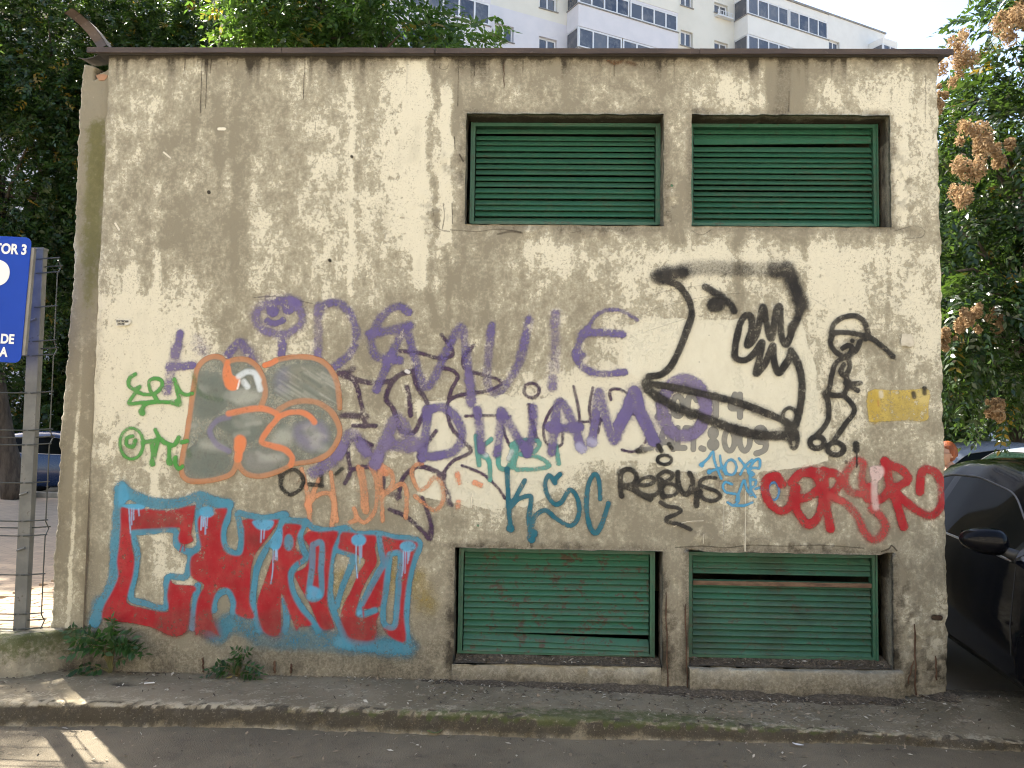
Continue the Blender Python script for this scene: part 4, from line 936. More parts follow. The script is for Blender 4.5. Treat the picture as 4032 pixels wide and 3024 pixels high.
RL = [[(215, 310), (330, 318), (500, 332), (650, 298), (662, 320), (648, 420), (640, 480), (652, 520), (610, 542), (570, 532), (558, 500), (572, 450), (545, 435), (430, 440), (270, 452), (265, 490), (270, 560), (286, 640), (275, 740), (250, 830), (240, 905), (330, 935), (480, 965), (500, 930), (490, 860), (510, 768), (540, 790), (650, 798), (670, 825), (645, 850), (630, 930), (622, 1010), (600, 1090), (520, 1110), (400, 1060), (250, 1030), (110, 1015), (84, 985), (100, 920), (150, 830), (186, 740), (178, 650), (190, 560), (200, 430), (200, 345)],
      [(690, 370), (760, 330), (850, 316), (862, 340), (830, 420), (825, 520), (862, 596), (940, 612), (966, 560), (970, 450), (955, 395), (1010, 385), (1060, 402), (1165, 388), (1175, 412), (1100, 520), (1040, 600), (1010, 700), (1005, 800), (1000, 900), (1032, 990), (990, 1002), (915, 970), (920, 900), (880, 820), (820, 812), (785, 860), (765, 950), (775, 1020), (810, 1108), (760, 1080), (700, 1072), (670, 1100), (665, 990), (680, 880), (720, 795), (660, 760), (635, 720), (640, 620), (700, 580), (690, 500), (680, 420)],
      [(1220, 418), (1322, 425), (1300, 480), (1290, 560), (1332, 620), (1290, 650), (1250, 690), (1238, 740), (1260, 850), (1320, 960), (1390, 1040), (1310, 1055), (1295, 1078), (1270, 1020), (1230, 920), (1200, 850), (1196, 960), (1190, 1085), (1150, 1110), (1090, 1080), (1060, 1000), (1050, 900), (1090, 780), (1130, 660), (1170, 570), (1200, 480)],
      [(1375, 460), (1440, 466), (1550, 462), (1520, 560), (1500, 680), (1490, 800), (1486, 920), (1528, 1050), (1500, 1066), (1440, 1055), (1370, 900), (1300, 780), (1285, 720), (1340, 690), (1370, 640), (1375, 560), (1338, 500)],
      [(1580, 465), (1700, 482), (1795, 490), (1780, 560), (1795, 650), (1750, 730), (1700, 830), (1670, 930), (1660, 985), (1720, 1002), (1805, 962), (1790, 1020), (1772, 1132), (1640, 1127), (1600, 1080), (1570, 1000), (1580, 930), (1620, 850), (1680, 720), (1720, 640), (1650, 600), (1558, 570), (1560, 530)],
      [(1800, 700), (1830, 682), (1850, 720), (1832, 880), (1805, 930), (1720, 942), (1708, 905), (1760, 790)],
      [(1815, 490), (1900, 510), (2042, 530), (2022, 600), (1990, 720), (1970, 850), (1960, 980), (1972, 1142), (1900, 1130), (1850, 1090), (1835, 1062), (1870, 1043), (1905, 1055), (1915, 960), (1920, 820), (1930, 680), (1935, 600), (1880, 590), (1865, 640), (1850, 700), (1820, 640), (1810, 560)]]
for P in RL: it.append(('p', 'A', P, RED, .97, 9))
for P in ([(500, 960), (640, 940), (620, 1090), (520, 1120), (400, 1060)], [(670, 990), (760, 960), (820, 1110), (660, 1110)], [(1060, 980), (1190, 960), (1190, 1120), (1090, 1090)], [(1570, 1000), (1790, 1010), (1780, 1140), (1620, 1140)], [(980, 470), (1060, 480), (1060, 560), (990, 540)], [(1440, 960), (1530, 1060), (1460, 1070)], [(300, 350), (560, 370), (540, 430), (280, 440)]): it.append(('p', 'A', P, (.21, .03, .028), .6, 30))
it += S('A', 36, BLU, .9, .4, [(1805, 485), (1815, 560), (1832, 660), (1800, 722), (1742, 830), (1692, 930), (1690, 978), (1780, 950)], [(1872, 605), (1938, 605), (1930, 760), (1920, 900), (1902, 1045), (1845, 1040), (1832, 960), (1852, 800), (1872, 605)], [(1395, 545), (1450, 540), (1446, 700), (1445, 855), (1372, 868), (1390, 690), (1395, 545)])
it += [('p', 'A', ell(1245, 530, 30, 52), BLU, .9, 8), ('p', 'A', [(1372, 800), (1440, 820), (1448, 872), (1365, 880)], BLU2, .9, 8), ('p', 'A', [(190, 190), (215, 165), (240, 190), (250, 260), (190, 300)], BLU2, .7, 12)]
it += [('p', 'A', P, BLU2, .95, 7) for P in ([(210, 300), (300, 290), (350, 305), (330, 325), (260, 322)], ell(737, 340, 48, 36), [(1025, 395), (1140, 392), (1150, 420), (1120, 452), (1060, 450), (1030, 425)], [(1150, 480), (1200, 440), (1205, 520), (1180, 575), (1140, 570), (1130, 530)], ell(1680, 515, 46, 38), ell(1985, 555, 50, 34), [(1685, 950), (1700, 960), (1690, 985), (1670, 970)])]
DRIP = (.26, .47, .70)
it += S('A', 7, DRIP, .95, .3, [(252, 318), (262, 470)], [(268, 318), (270, 420)], [(282, 318), (282, 388)], [(312, 320), (316, 362)], [(704, 370), (700, 452)], [(725, 372), (727, 478)], [(740, 372), (736, 440)], [(715, 372), (714, 430)], [(1075, 450), (1072, 528)], [(1093, 450), (1090, 505)], [(1148, 575), (1146, 700), (1134, 786)], [(1163, 575), (1162, 636)], [(1172, 575), (1173, 640)], [(1665, 545), (1664, 650), (1672, 750)], [(1685, 548), (1688, 660)], [(1697, 545), (1696, 625)], [(1958, 580), (1955, 690), (1948, 738)], [(1970, 585), (1968, 720)], [(1985, 585), (1984, 660)], [(1998, 580), (1990, 640)])
it += S('A', 8, RED, .9, .3, [(1705, 930), (1712, 992)], [(582, 545), (568, 588)], [(596, 545), (597, 580)], [(1310, 640), (1313, 665)])
decal("graffiti_lettering", "red block letters with sky blue outline and drips", it, "spray")
# --- teal KSC, black REBUS, light blue tags
it = S('C', 25, TEA, .93, .3, [(1322, 1100), (1330, 1280), (1342, 1450)], [(1425, 1168), (1385, 1240), (1340, 1322)], [(1340, 1322), (1390, 1275), (1455, 1258), (1460, 1300), (1448, 1400), (1462, 1505)], [(1470, 1425), (1490, 1370), (1545, 1340), (1610, 1390), (1690, 1430), (1738, 1370), (1730, 1270), (1685, 1222), (1640, 1290), (1600, 1305), (1560, 1260), (1543, 1190), (1565, 1138), (1600, 1182)], [(1595, 1165), (1630, 1130)], [(1862, 1275), (1855, 1170), (1830, 1130), (1795, 1190), (1782, 1320), (1805, 1440), (1842, 1470), (1880, 1400), (1910, 1300)])
it += S('C', 40, TEA, .9, .4, [(1340, 1445), (1345, 1448)], [(1460, 1500), (1466, 1510)], [(1470, 1470), (1480, 1475)])
decal("graffiti_tag", "dark teal letters KSC in a rounded hand", it, "spray")
it = S('E', 46, BLK, .95, .3, [(110, 275), (103, 400), (115, 500)], [(105, 275), (160, 240), (225, 255), (262, 315), (225, 385), (135, 402)], [(150, 402), (230, 440), (310, 490), (395, 530)], [(515, 400), (500, 350), (480, 340)], [(482, 345), (495, 430), (515, 505)], [(660, 270), (662, 370), (700, 460), (752, 480), (790, 420), (802, 340), (772, 280)], [(850, 435), (842, 510), (840, 590)])
it += S('E', 34, (.03, .028, .025), .9, .35, [(270, 385), (340, 395), (410, 375), (430, 340), (390, 312), (310, 335), (262, 400), (290, 465), (380, 495), (450, 480), (490, 440)], [(470, 300), (530, 262), (595, 275), (600, 320), (530, 372)], [(530, 372), (620, 390), (662, 440), (620, 490), (540, 502)], [(1025, 325), (950, 318), (885, 345), (875, 392), (940, 420), (1030, 452), (1070, 500), (1020, 542), (930, 535), (870, 480), (850, 440)], [(490, 560), (560, 598), (650, 612), (688, 640), (640, 675), (550, 715), (565, 750), (670, 772), (780, 822)])
it += E_('E', 32, BLK, .92, .35, (530, 148, 68, 44)) + S('E', 40, BLK, .92, .4, [(470, 10), (500, 62)], [(575, 0), (600, 36)], [(800, 455), (880, 465)]) + S('E', 52, BLK, .85, .6, [(275, 65), (330, 55)]) + S('E', 36, (.2, .2, .19), .6, .8, [(340, 45), (410, 40)])
decal("graffiti_tag", "black REBUS tag with crown marks and a zigzag tail", it, "spray")
it = S('E', 22, CYA, .88, .4, [(890, 190), (950, 135), (1000, 70), (1010, 150), (1045, 250), (1080, 330)], [(960, 265), (1030, 240), (1110, 215)], [(1068, 110), (1080, 200), (1125, 290)], [(1250, 135), (1310, 210), (1370, 285)], [(1375, 150), (1310, 210), (1262, 290)], [(1345, 240), (1400, 225), (1445, 230), (1450, 150), (1410, 150), (1360, 215), (1340, 270), (1390, 285)], [(1182, 385), (1120, 365), (1095, 410), (1130, 465), (1220, 480), (1250, 530), (1200, 590), (1140, 560)], [(1225, 540), (1260, 440), (1300, 350), (1325, 430), (1340, 460)], [(1360, 300), (1362, 400), (1366, 490)], [(1365, 340), (1415, 350), (1400, 400), (1362, 430), (1410, 510)], [(1410, 430), (1470, 420), (1480, 480)], [(1200, 590), (1300, 590), (1380, 560)])
it += E_('E', 22, CYA, .85, .4, (1172, 222, 54, 74)) + E_('E', 20, (.04, .22, .45), .85, .4, (1585, 452, 52, 86)) + S('E', 38, CYA, .9, .4, [(885, 195), (892, 200)], [(960, 268), (964, 262)], [(1362, 275), (1380, 285)], [(1362, 465), (1366, 480)])
decal("graffiti_tag", "two small light blue tags below the stencil", it, "spray")
it = S('D', 42, RED, .85, .4, [(832, 1268), (805, 1228), (755, 1245), (745, 1310), (780, 1380), (838, 1408), (885, 1365), (905, 1290)], [(905, 1290), (895, 1350), (930, 1440), (980, 1480), (1030, 1420), (1045, 1310), (1005, 1225), (935, 1212), (885, 1260)], [(905, 1340), (960, 1340), (1020, 1300)], [(1052, 1200), (1062, 1350), (1085, 1500)], [(985, 1200), (1050, 1215), (1110, 1215), (1135, 1260), (1085, 1330)], [(1368, 1150), (1400, 1280), (1440, 1400), (1470, 1490)], [(1380, 1165), (1450, 1190), (1490, 1245), (1425, 1300), (1500, 1375), (1590, 1432), (1650, 1405), (1672, 1310), (1645, 1220), (1590, 1192), (1562, 1215), (1552, 1310)], [(1290, 1285), (1265, 1330), (1310, 1350), (1360, 1340), (1400, 1290)])
it += S('D', 40, RED2, .6, .6, [(1085, 1335), (1160, 1365), (1220, 1430), (1270, 1530), (1325, 1560), (1372, 1500), (1350, 1440), (1300, 1400)], [(1285, 1300), (1220, 1320), (1168, 1280), (1165, 1220), (1215, 1150), (1255, 1165), (1250, 1260), (1290, 1330)])
it += [('p', 'D', [(1290, 1180), (1350, 1175), (1365, 1210), (1340, 1250), (1300, 1240)], (.68, .50, .47), .85, 10)] + S('D', 28, (.68, .52, .48), .75, .7, [(1320, 1240), (1312, 1300), (1322, 1390)])
decal("graffiti_lettering", "broad red looping spray letters reaching the right corner", it, "spray")
# --- big black face and small figure
it = S('D', 80, (.04, .038, .035), .42, .8, [(190, 185), (280, 165), (400, 140), (560, 145), (720, 150), (850, 150)], [(860, 150), (905, 250), (930, 330)]) + S('D', 60, (.04, .038, .035), .22, .8, [(140, 780), (260, 860), (400, 915), (560, 975), (720, 1010), (880, 1015)], [(280, 770), (440, 800), (600, 845), (760, 905)])
it += S('D', 34, BLK, .95, .3, [(185, 195), (280, 225), (335, 285), (362, 370), (342, 450), (300, 560), (255, 650), (205, 695), (140, 708)], [(120, 745), (210, 755), (300, 772), (440, 802), (600, 842), (760, 902), (850, 942)], [(880, 575), (920, 650), (937, 750), (930, 850), (905, 960)])
it += S('D', 40, BLK, .85, .55, [(125, 740), (150, 790), (280, 868), (400, 912), (550, 970), (700, 1010), (890, 1020)], [(800, 165), (865, 160), (900, 240), (928, 330), (915, 400), (885, 455)], [(185, 190), (250, 180), (320, 165)])
it += S('D', 33, BLK, .95, .3, [(885, 455), (875, 500), (850, 540), (828, 480), (822, 345), (800, 380), (778, 510), (752, 430), (735, 345), (715, 430), (690, 505), (650, 545), (672, 470), (672, 400), (640, 390), (612, 440), (595, 520), (590, 605), (640, 622), (690, 585), (728, 530), (715, 610), (698, 692), (745, 640), (785, 545), (790, 620), (812, 688), (850, 645), (885, 580)])
it += S('D', 74, BLK, .97, .4, [(480, 335), (500, 330)]) + S('D', 32, BLK, .95, .4, [(432, 240), (500, 280), (560, 328), (585, 365)], [(470, 320), (520, 300)]) + E_('D', 18, BLK, .9, .4, (872, 915, 36, 44), (895, 1035, 20, 48)) + S('D', 40, BLK, .95, .4, [(860, 950), (900, 1000)], [(870, 985), (880, 1020)])
decal("graffiti_drawing", "big black outlined head with jagged teeth", it, "spray")
it = S('D', 25, BLK, .95, .3, [(1095, 490), (1100, 440), (1145, 402), (1210, 390), (1260, 420), (1282, 490), (1268, 510)], [(1090, 478), (1180, 478), (1285, 502), (1345, 540), (1412, 602)], [(1095, 490), (1088, 540), (1125, 588), (1170, 600), (1220, 570), (1240, 525)], [(1150, 560), (1180, 545), (1200, 560), (1185, 590)], [(1175, 600), (1115, 638), (1092, 700), (1082, 760), (1060, 800)], [(1178, 610), (1186, 660), (1160, 700), (1140, 680), (1155, 645)], [(1168, 700), (1180, 740), (1242, 742)], [(1165, 740), (1228, 782)], [(1182, 735), (1155, 800), (1110, 805), (1060, 800)], [(1060, 800), (1075, 860), (1070, 940), (1010, 1020)], [(1152, 800), (1210, 880), (1160, 960), (1105, 1040)])
it += E_('D', 28, BLK, .95, .3, (1015, 1052, 36, 30), (1112, 1084, 42, 32)) + S('D', 22, BLK, .95, .4, [(1200, 520), (1201, 521)]) + S('D', 30, BLK, .95, .4, [(1218, 1060), (1222, 1090)]) + S('D', 9, BLK, .9, .4, [(1222, 1090), (1222, 1178)]) + S('D', 14, (.1, .06, .04), .8, .5, [(1166, 1152), (1168, 1156)])
decal("graffiti_drawing", "small black stick figure in a peaked cap", it, "spray")
DEC = decal("paint_blot", "small white and green paint blots", S('S', 16, (.75, .74, .70), .9, .4, [(1602, 1462), (1610, 1466)]) + S('S', 9, (.05, .16, .08), .9, .4, [(1882, 2068), (1883, 2069)], [(2643, 732), (2646, 733)]), "solid"); tag(DEC, kind="stuff")
M_PAPER = simple("old_paper", (.60, .56, .45), (.45, .41, .31), 20, .9)
x0, z0 = pw(3545, 1315); x1, z1 = pw(3595, 1365)
nv = []
for i, (qx, qz) in enumerate(((-.9, -.9), (-.3, -.8), (.2, -1.0), (.9, -.85), (1.0, -.2), (.8, .1), (.95, .5), (.6, .6), (.55, 1.0), (.0, .85), (-.2, 1.0), (-.8, .9), (-.85, .3), (-1.0, -.1))): nv.append(((x0+x1)/2+.042*qx, -.012, (z0+z1)/2+.042*qz))
tag(mobj("paper_remnant", nv+[(x, -.010, z) for x, y, z in nv], [tuple(range(13, -1, -1))]+[(i, (i+1) % 14, 14+(i+1) % 14, 14+i) for i in range(14)], M_PAPER, bld), "torn remnant of a pasted paper")
def text_mesh(body, size, name, mat, parent, loc, rot=(math.pi/2, 0, 0), sx=1.0, extrude=.0006, align='LEFT', bold=.0):
    cu = bpy.data.curves.new(name, 'FONT'); cu.body = body; cu.size = size; cu.align_x = align; cu.extrude = extrude; cu.offset = bold
    tmp = bpy.data.objects.new(name, cu); col.objects.link(tmp)
    bpy.context.view_layer.update()
    me = bpy.data.meshes.new_from_object(tmp.evaluated_get(bpy.context.evaluated_depsgraph_get()))
    bpy.data.objects.remove(tmp); bpy.data.curves.remove(cu)
    me.name = name; me.materials.clear(); me.materials.append(mat)
    o = link(bpy.data.objects.new(name, me), parent); o.location = loc; o.rotation_euler = rot; o.scale = (sx, 1, 1)
    return o
# small stuck-on paper advert
x0, z0 = pw(462, 1259); x1, z1 = pw(516, 1283)
st = mobj("sticker", [(x0, -.012, z1), (x0+.03, -.013, z1-.003), (x1-.012, -.014, z1+.004), (x1, -.012, z1+.016), (x1+.001, -.012, z0), (x0, -.012, z0), (x0, -.0095, z1), (x1, -.0095, z1+.01), (x1+.001, -.0095, z0), (x0, -.0095, z0)],
          [(0, 1, 2, 3, 4, 5), (5, 4, 8, 9), (4, 3, 7, 8), (0, 5, 9, 6)], simple("white_paper", (.72, .69, .58)), bld)
tag(st, "tiny white paper strip printed ELECTRICIAN")
M_INK = simple("black_ink", (.03, .03, .03))
text_mesh("ELECTRICIAN", .020, "printed_text", M_INK, st, (x0+.002, -.0148, z0-.018), sx=.62, bold=.0004)
text_mesh("7291759", .019, "printed_text", M_INK, st, (x0+.008, -.0150, z0-.036), sx=.68, bold=.0004)
# ================================================================ FENCE, SIGN
fence = empty("mesh_fence", (-3.2, 0, .36))
tag(fence, "grey wire mesh fence panels on posts standing on a low concrete wall", "fence")
def inv(o, par): o.matrix_parent_inverse = Matrix.Translation(par.location).inverted(); return o
def galv():
    t = NT("grey_galvanised_steel")
    gp = t.n("ShaderNodeNewGeometry").outputs["Position"]
    n = t.noise(9, 5, .6, gp); n2 = t.noise(40, 4, .7, gp)
    c = t.mix(t.ss(n, .35, .7), (.105, .11, .105), (.155, .158, .148))
    c = t.mix(t.ss(t.math('ADD', t.math('MULTIPLY', n, .6), t.math('MULTIPLY', n2, .5)), .64, .72, 0, .9), c, (.06, .045, .03))
    return t.done(t.bsdf(c, .55, metal=.0, spec=.5))
M_GALV = galv()
M_WIRE = simple("dark_coated_wire", (.035, .042, .036), (.06, .06, .052), 30, .5)
plw = np.linspace(-9, -2.77, 330)
prof_ = [(-.20, .02), (-.205, .15), (-.20, .30), (-.185, .345), (-.15, .36), (.02, .365), (.08, .35), (.085, .1)]
rw = []; aw = []
for k, (yy, zz) in enumerate(prof_):
    rw.append(np.stack([plw, yy+.235*sstep(-3.06, -2.80, plw)*(k < 5)+.018*(fbm(plw*6, plw*0+k, 4)-.5), zz+.014*(fbm(plw*9, plw*0+k+30, 3)-.5)], -1))
    dk_ = .15+.35*(k == 3)+.4*(k == 0)+.4*np.exp(-((plw+3.03)/.05)**2)+.5*sstep(-2.95, -2.82, plw)
    aw.append(np.stack([plw*0+(.4 if k in (1, 2) else .1), dk_*(.5+fbm(plw*7, plw*0+k*2, 3)*.8), plw*0+(.75 if k in (3, 4, 2) else .35), plw*0], -1))
o = npmesh("fence_base_wall", np.concatenate(rw), gridfaces(330, len(prof_)), M_PLINTH, smooth=True)
setattr4(o, "wear_shade", np.concatenate(aw))
tag(o, "low cracked concrete wall with moss under the mesh fence", "wall")
PY_ = -.03
for xp in (-3.13, -5.66):
    p = boxobj("post", xp-.039, xp+.039, PY_-.02, PY_+.03, .35, 2.73, M_GALV, fence, bev=.004); inv(p, fence)
    c = boxobj("post_cap", xp-.042, xp+.042, PY_-.023, PY_+.033, 2.728, 2.742, M_GALV, fence); inv(c, fence)
    for zz in (2.28, 1.20, .86):
        b = MB().tube([(xp-.03, PY_-.03, zz-.01), (xp+.02, PY_-.034, zz+.008)], .006, 6).build("clamp_bolt", M_GALV, fence); inv(b, fence)
bends = [.42, .985, 1.545, 2.10, 2.62]
zz_ = [.38]
for b in bends: zz_ += [b-.045, b, b+.045]
zz_.append(2.70)
zz_.sort()
def wire_at(x, lo=.38, hi=2.66):
    pts = [(x, PY_-.028, lo)]
    for b in bends:
        for dz, dy in ((-.045, 0), (0, .035), (.045, 0)):
            if lo < b+dz < hi: pts.append((x, PY_-.028+dy, b+dz))
    pts.append((x, PY_-.028, hi)); return pts
first = MB().tube(wire_at(0), .004, 5).build("vertical_wire", M_WIRE, fence); first.matrix_parent_inverse = Matrix.Translation(fence.location).inverted()
xw = [-2.99+.0, -3.045, -3.10] + [-3.16-.054*i for i in range(46)]
for i, x in enumerate(xw):
    o = first if i == 0 else first.copy()
    if i: col.objects.link(o); o.parent = fence
    o.location = (x, 0, 0)
hz = []
for b in bends: hz += [(b-.045, 0), (b, .035), (b+.045, 0)]
hz += [((bends[i]+bends[i+1])/2, 0) for i in range(4)]
for z, dy in hz:
    for xa, xb in ((-5.62, -3.145), (-3.125, -2.975)):
        dz = .012 if xb > -3 else 0
        o = MB().tube([(xa, PY_-.032+dy, z), ((xa+xb)/2, PY_-.032+dy, z+.5*dz), (xb, PY_-.032+dy, z+dz)], .0042, 5).build("horizontal_wire", M_WIRE, fence); inv(o, fence)

sg = empty("road_sign", (-3.42, -.22, .1))
tag(sg, "blue rectangular metal sign with white capitals at the left edge", "sign")
M_SBLUE = simple("sign_blue_enamel", (.004, .048, .36), (.005, .052, .39), 3, .45, spec=.2)
M_SWHITE = simple("sign_white_film", (.82, .82, .80), (.78, .78, .76), 5, .4)
M_SBACK = simple("sign_aluminium", (.24, .23, .20), (.19, .18, .16), 9, .5)
W_, H_ = .70, .765
def rrect(w, h, r, n=6):
    P = []
    for cx, cy, a0 in ((w/2-r, h/2-r, 0), (-w/2+r, h/2-r, 90), (-w/2+r, -h/2+r, 180), (w/2-r, -h/2+r, 270)):
        for k in range(n+1): a = R(a0+90*k/n); P.append((cx+r*math.cos(a), cy+r*math.sin(a)))
    return P
rp = rrect(W_, H_, .04)
nr = len(rp)
board = empty("sign_tmp"); bpy.data.objects.remove(board)
lean = Matrix.Rotation(R(2.3), 4, 'Y')
bc = Vector((-3.062-W_/2, -.25, 2.39))
def onb(x, y, d=0.0): return bc + lean.to_3x3() @ Vector((x, -d, y))
V = [onb(x, y, .0) for x, y in rp]+[onb(x, y, -.004) for x, y in rp]
o = mobj("sign_board", V, [tuple(range(nr))]+[tuple(range(2*nr-1, nr-1, -1))]+[(i, nr+i, nr+(i+1) % nr, (i+1) % nr) for i in range(nr)], M_SBLUE, sg); inv(o, sg); board = o
for p in board.data.polygons: pass
for (a, b, c, d) in ((W_/2-.03, W_/2+.018, -H_/2+.05, H_/2-.06), (-W_/2, -W_/2+.03, -H_/2+.05, H_/2-.06)):
    P = [onb(x, y, dd) for dd in (-.006, -.03) for x, y in ((a, c), (b, c), (b, d), (a, d))]
    o = mobj("sign_backing_channel", P, [(0, 1, 2, 3), (7, 6, 5, 4), (0, 4, 5, 1), (1, 5, 6, 2), (2, 6, 7, 3), (3, 7, 4, 0)], M_SBACK, sg); inv(o, sg)
o = MB().tube([(-3.45, -.2, .11), (-3.45, -.2, 2.74)], .03, 12).build("sign_pole", M_GALV, sg); inv(o, sg)
def sign_text(body, size, xr, y, sx=.85, bold=.003):
    q = text_mesh(body, size, "sign_lettering", M_SWHITE, board, (0, 0, 0), sx=sx, align='RIGHT', bold=bold)
    q.parent = board; q.matrix_parent_inverse = Matrix.Translation(sg.location).inverted() @ Matrix.Identity(4)
    q.matrix_parent_inverse = Matrix.Identity(4)
    q.rotation_euler = (math.pi/2, R(2.3), 0)
    q.location = onb(xr, y, .003); return q
sign_text("SECTOR 3", .085, W_/2-.02, H_/2-.105)
sign_text("P", .36, W_/2-.122, -.02, 1.0, .012)
sign_text("DE", .078, W_/2-.05, -H_/2+.115)
sign_text("A", .078, W_/2-.085, -H_/2+.035)

# ================================================================ APARTMENT BLOCK BEHIND
SC = 1.22
AP = Vector((CAM[0]+(2.2-CAM[0])*SC, CAM[1]+(35.8-CAM[1])*SC, 0)); AD = Vector((.872, .49, 0)).normalized(); AN = Vector((AD.y, -AD.x, 0))
apt = empty("apartment_block", tuple(AP), 0)
tag(apt, "tall pale apartment block with glazed balconies behind the utility building", "building")
def fz(z): return 1.6+(z-1.6)*SC
def fp(t, z, n=0.0): q = AP + AD*(t*SC) + AN*(n*SC); return (q.x, q.y, fz(z))
def fpiece(name, quads, mat, par):
    o = mobj(name, [v for q in quads for v in q], [tuple(range(i*4, i*4+4)) for i in range(len(quads))], mat, par)
    o.matrix_parent_inverse = Matrix.Translation(AP).inverted(); return o
def fbox(name, t0, t1, z0, z1, n0, n1, mat, par=apt):
    c = [fp(t, z, n) for n in (n0, n1) for t, z in ((t0, z0), (t1, z0), (t1, z1), (t0, z1))]
    o = mobj(name, c, [(3, 2, 1, 0), (4, 5, 6, 7), (0, 1, 5, 4), (1, 2, 6, 5), (2, 3, 7, 6), (3, 0, 4, 7)], mat, par)
    if par is apt: o.matrix_parent_inverse = Matrix.Translation(AP).inverted()
    return o
M_ACREAM = simple("facade_cream", (.80, .755, .65), (.77, .725, .62), 1.2, .9)
M_ALAV = simple("facade_lavender", (.75, .715, .72), (.71, .68, .69), 1.2, .9)
M_AWHT = simple("facade_offwhite", (.82, .79, .73), (.78, .75, .69), 1.2, .9)
M_PVC = simple("white_window_frame", (.78, .78, .78), (.72, .72, .72), 3, .4)
M_ATRIM = simple("facade_metal_trim", (.22, .2, .18), (.3, .28, .25), 3, .5)
def wglass():
    t = NT("window_glass")
    oi = t.n("ShaderNodeObjectInfo").outputs["Random"]
    gp = t.n("ShaderNodeNewGeometry").outputs["Position"]
    c = t.mix(oi, (.025, .03, .05), (.12, .125, .14))
    c = t.mix(t.ss(t.noise(1.2, 4, .7, gp), .45, .7, 0, .7), c, (.2, .19, .18))
    return t.done(t.bsdf(c, .06, spec=.9))
M_WGL = wglass()
# main wall with window openings (n = -1.1), windows listed as (t0, t1, z0, z1)
NM = -1.1
wins = [(-4.25, -3.2, 21.0, 21.8), (-1.75, -.70, 20.95, 21.73), (-1.75, -.70, 23.2, 23.95), (7.3, 8.15, 23.4, 24.28), (7.3, 8.15, 25.68, 26.5), (9.73, 10.75, 25.9, 26.5), (9.73, 10.75, 23.55, 24.25), (19.0, 19.95, 25.7, 26.52), (-4.25, -3.2, 18.8, 19.55), (-1.75, -.70, 18.75, 19.5), (-18.5, -17.4, 16.9, 17.75), (-15.4, -14.3, 16.9, 17.75), (-18.5, -17.4, 19.1, 19.95), (-15.4, -14.3, 19.1, 19.95), (-24, -23, 14.7, 15.5), (-21, -20, 14.7, 15.5)]
def holed_wall(name, t0, t1, z0, z1, holes, mat):
    H = [h for h in holes if h[0] >= t0 and h[1] <= t1 and h[2] >= z0 and h[3] <= z1]
    T = sorted({t0, t1, *[h[i] for h in H for i in (0, 1)]}); Z = sorted({z0, z1, *[h[i] for h in H for i in (2, 3)]})
    Q = []
    for a, b in zip(T[:-1], T[1:]):
        for c, d in zip(Z[:-1], Z[1:]):
            tm, zm = (a+b)/2, (c+d)/2
            if any(h[0] < tm < h[1] and h[2] < zm < h[3] for h in H): continue
            Q.append([fp(a, c, NM), fp(b, c, NM), fp(b, d, NM), fp(a, d, NM)])
    for a, b, c, d in H:
        k = NM-.2
        Q += [[fp(a, c, NM), fp(a, d, NM), fp(a, d, k), fp(a, c, k)], [fp(b, d, NM), fp(b, c, NM), fp(b, c, k), fp(b, d, k)], [fp(a, d, NM), fp(b, d, NM), fp(b, d, k), fp(a, d, k)], [fp(b, c, NM), fp(a, c, NM), fp(a, c, k), fp(b, c, k)]]
    return fpiece(name, Q, mat, apt)
holed_wall("wall_cream", -30, 11.2, 22.65, 28.07, wins, M_ACREAM)
holed_wall("wall_lavender", -30, 11.2, 0.3, 22.65, wins, M_ALAV)
holed_wall("wall_offwhite", 11.2, 24.2, 0.3, 28.1, wins, M_AWHT)
fbox("wall_core", -30, 24.2, .3, 28.0, NM-9, NM-.45, M_ACREAM)
fbox("wall_end", 24.0, 24.2, .3, 28.09, NM-9, NM-.002, M_AWHT)
fbox("roof_trim", -30, 24.3, 28.1, 28.2, NM-9.1, NM+.06, M_ATRIM)
def window(t0, t1, z0, z1, n, nd, par=apt, split=None):
    w = .085
    fr = fbox("window", t0, t1, z0, z0+w, n-.05, n, M_PVC, par)
    fbox("frame", t0, t1, z1-w, z1, n-.05, n, M_PVC, fr)
    xs_ = [t0+(t1-t0)*k/nd for k in range(nd+1)]
    for k, x in enumerate(xs_): fbox("frame", (x-w/2 if 0 < k < nd else (x if k == 0 else x-w)), (x+w/2 if 0 < k < nd else (x+w if k == 0 else x)), z0+w, z1-w, n-.048, n+.004, M_PVC, fr)
    for k in range(nd): fbox("pane", xs_[k]+w/2+.004, xs_[k+1]-w/2-.004, z0+w, z1-w, n-.035, n-.02, M_WGL, fr)
    return fr
for a, b, c, d in wins:
    f_ = window(a+.01, b-.01, c+.01, d-.01, NM-.14, 2)
    fbox("sill", a-.05, b+.05, c-.05, c-.003, NM-.1, NM+.06, M_ATRIM, f_)
def balcony(t0, t1, zp0, zp1, zw, mat, bays, side=True, top=None):
    """parapet zp0..zp1, glazing up to zw"""
    b = fbox("balcony", t0, t1, zp0, zp1, NM+.002, 0, mat)
    fbox("ledge", t0-.04, t1+.04, zp1+.002, zp1+.05, NM+.004, .05, M_ATRIM, b)
    tt = t0
    tot = sum(bays); 
    for k in bays:
        w_ = (t1-t0)*k/tot
        window(tt+.03, tt+w_-.03, zp1+.06, zw, -.02, k, b); tt += w_
    fbox("side_glass", t0+.03, t0+.05, zp1+.06, zw, NM+.03, -.1, M_WGL, b)
    fbox("post", t0, t0+.06, zp1+.052, zw, -.1, -.022, M_PVC, b)
    fbox("side_frame", t0+.0, t0+.055, zw-.05, zw, NM+.02, -.1, M_PVC, b)
    if top: fbox("lintel", t0, t1, zw+.002, top, NM+.003, -.01, mat, b)
    return b
balcony(-.12, 6.22, 22.18, 23.32, 24.30, M_ALAV, [4, 4], top=24.42)
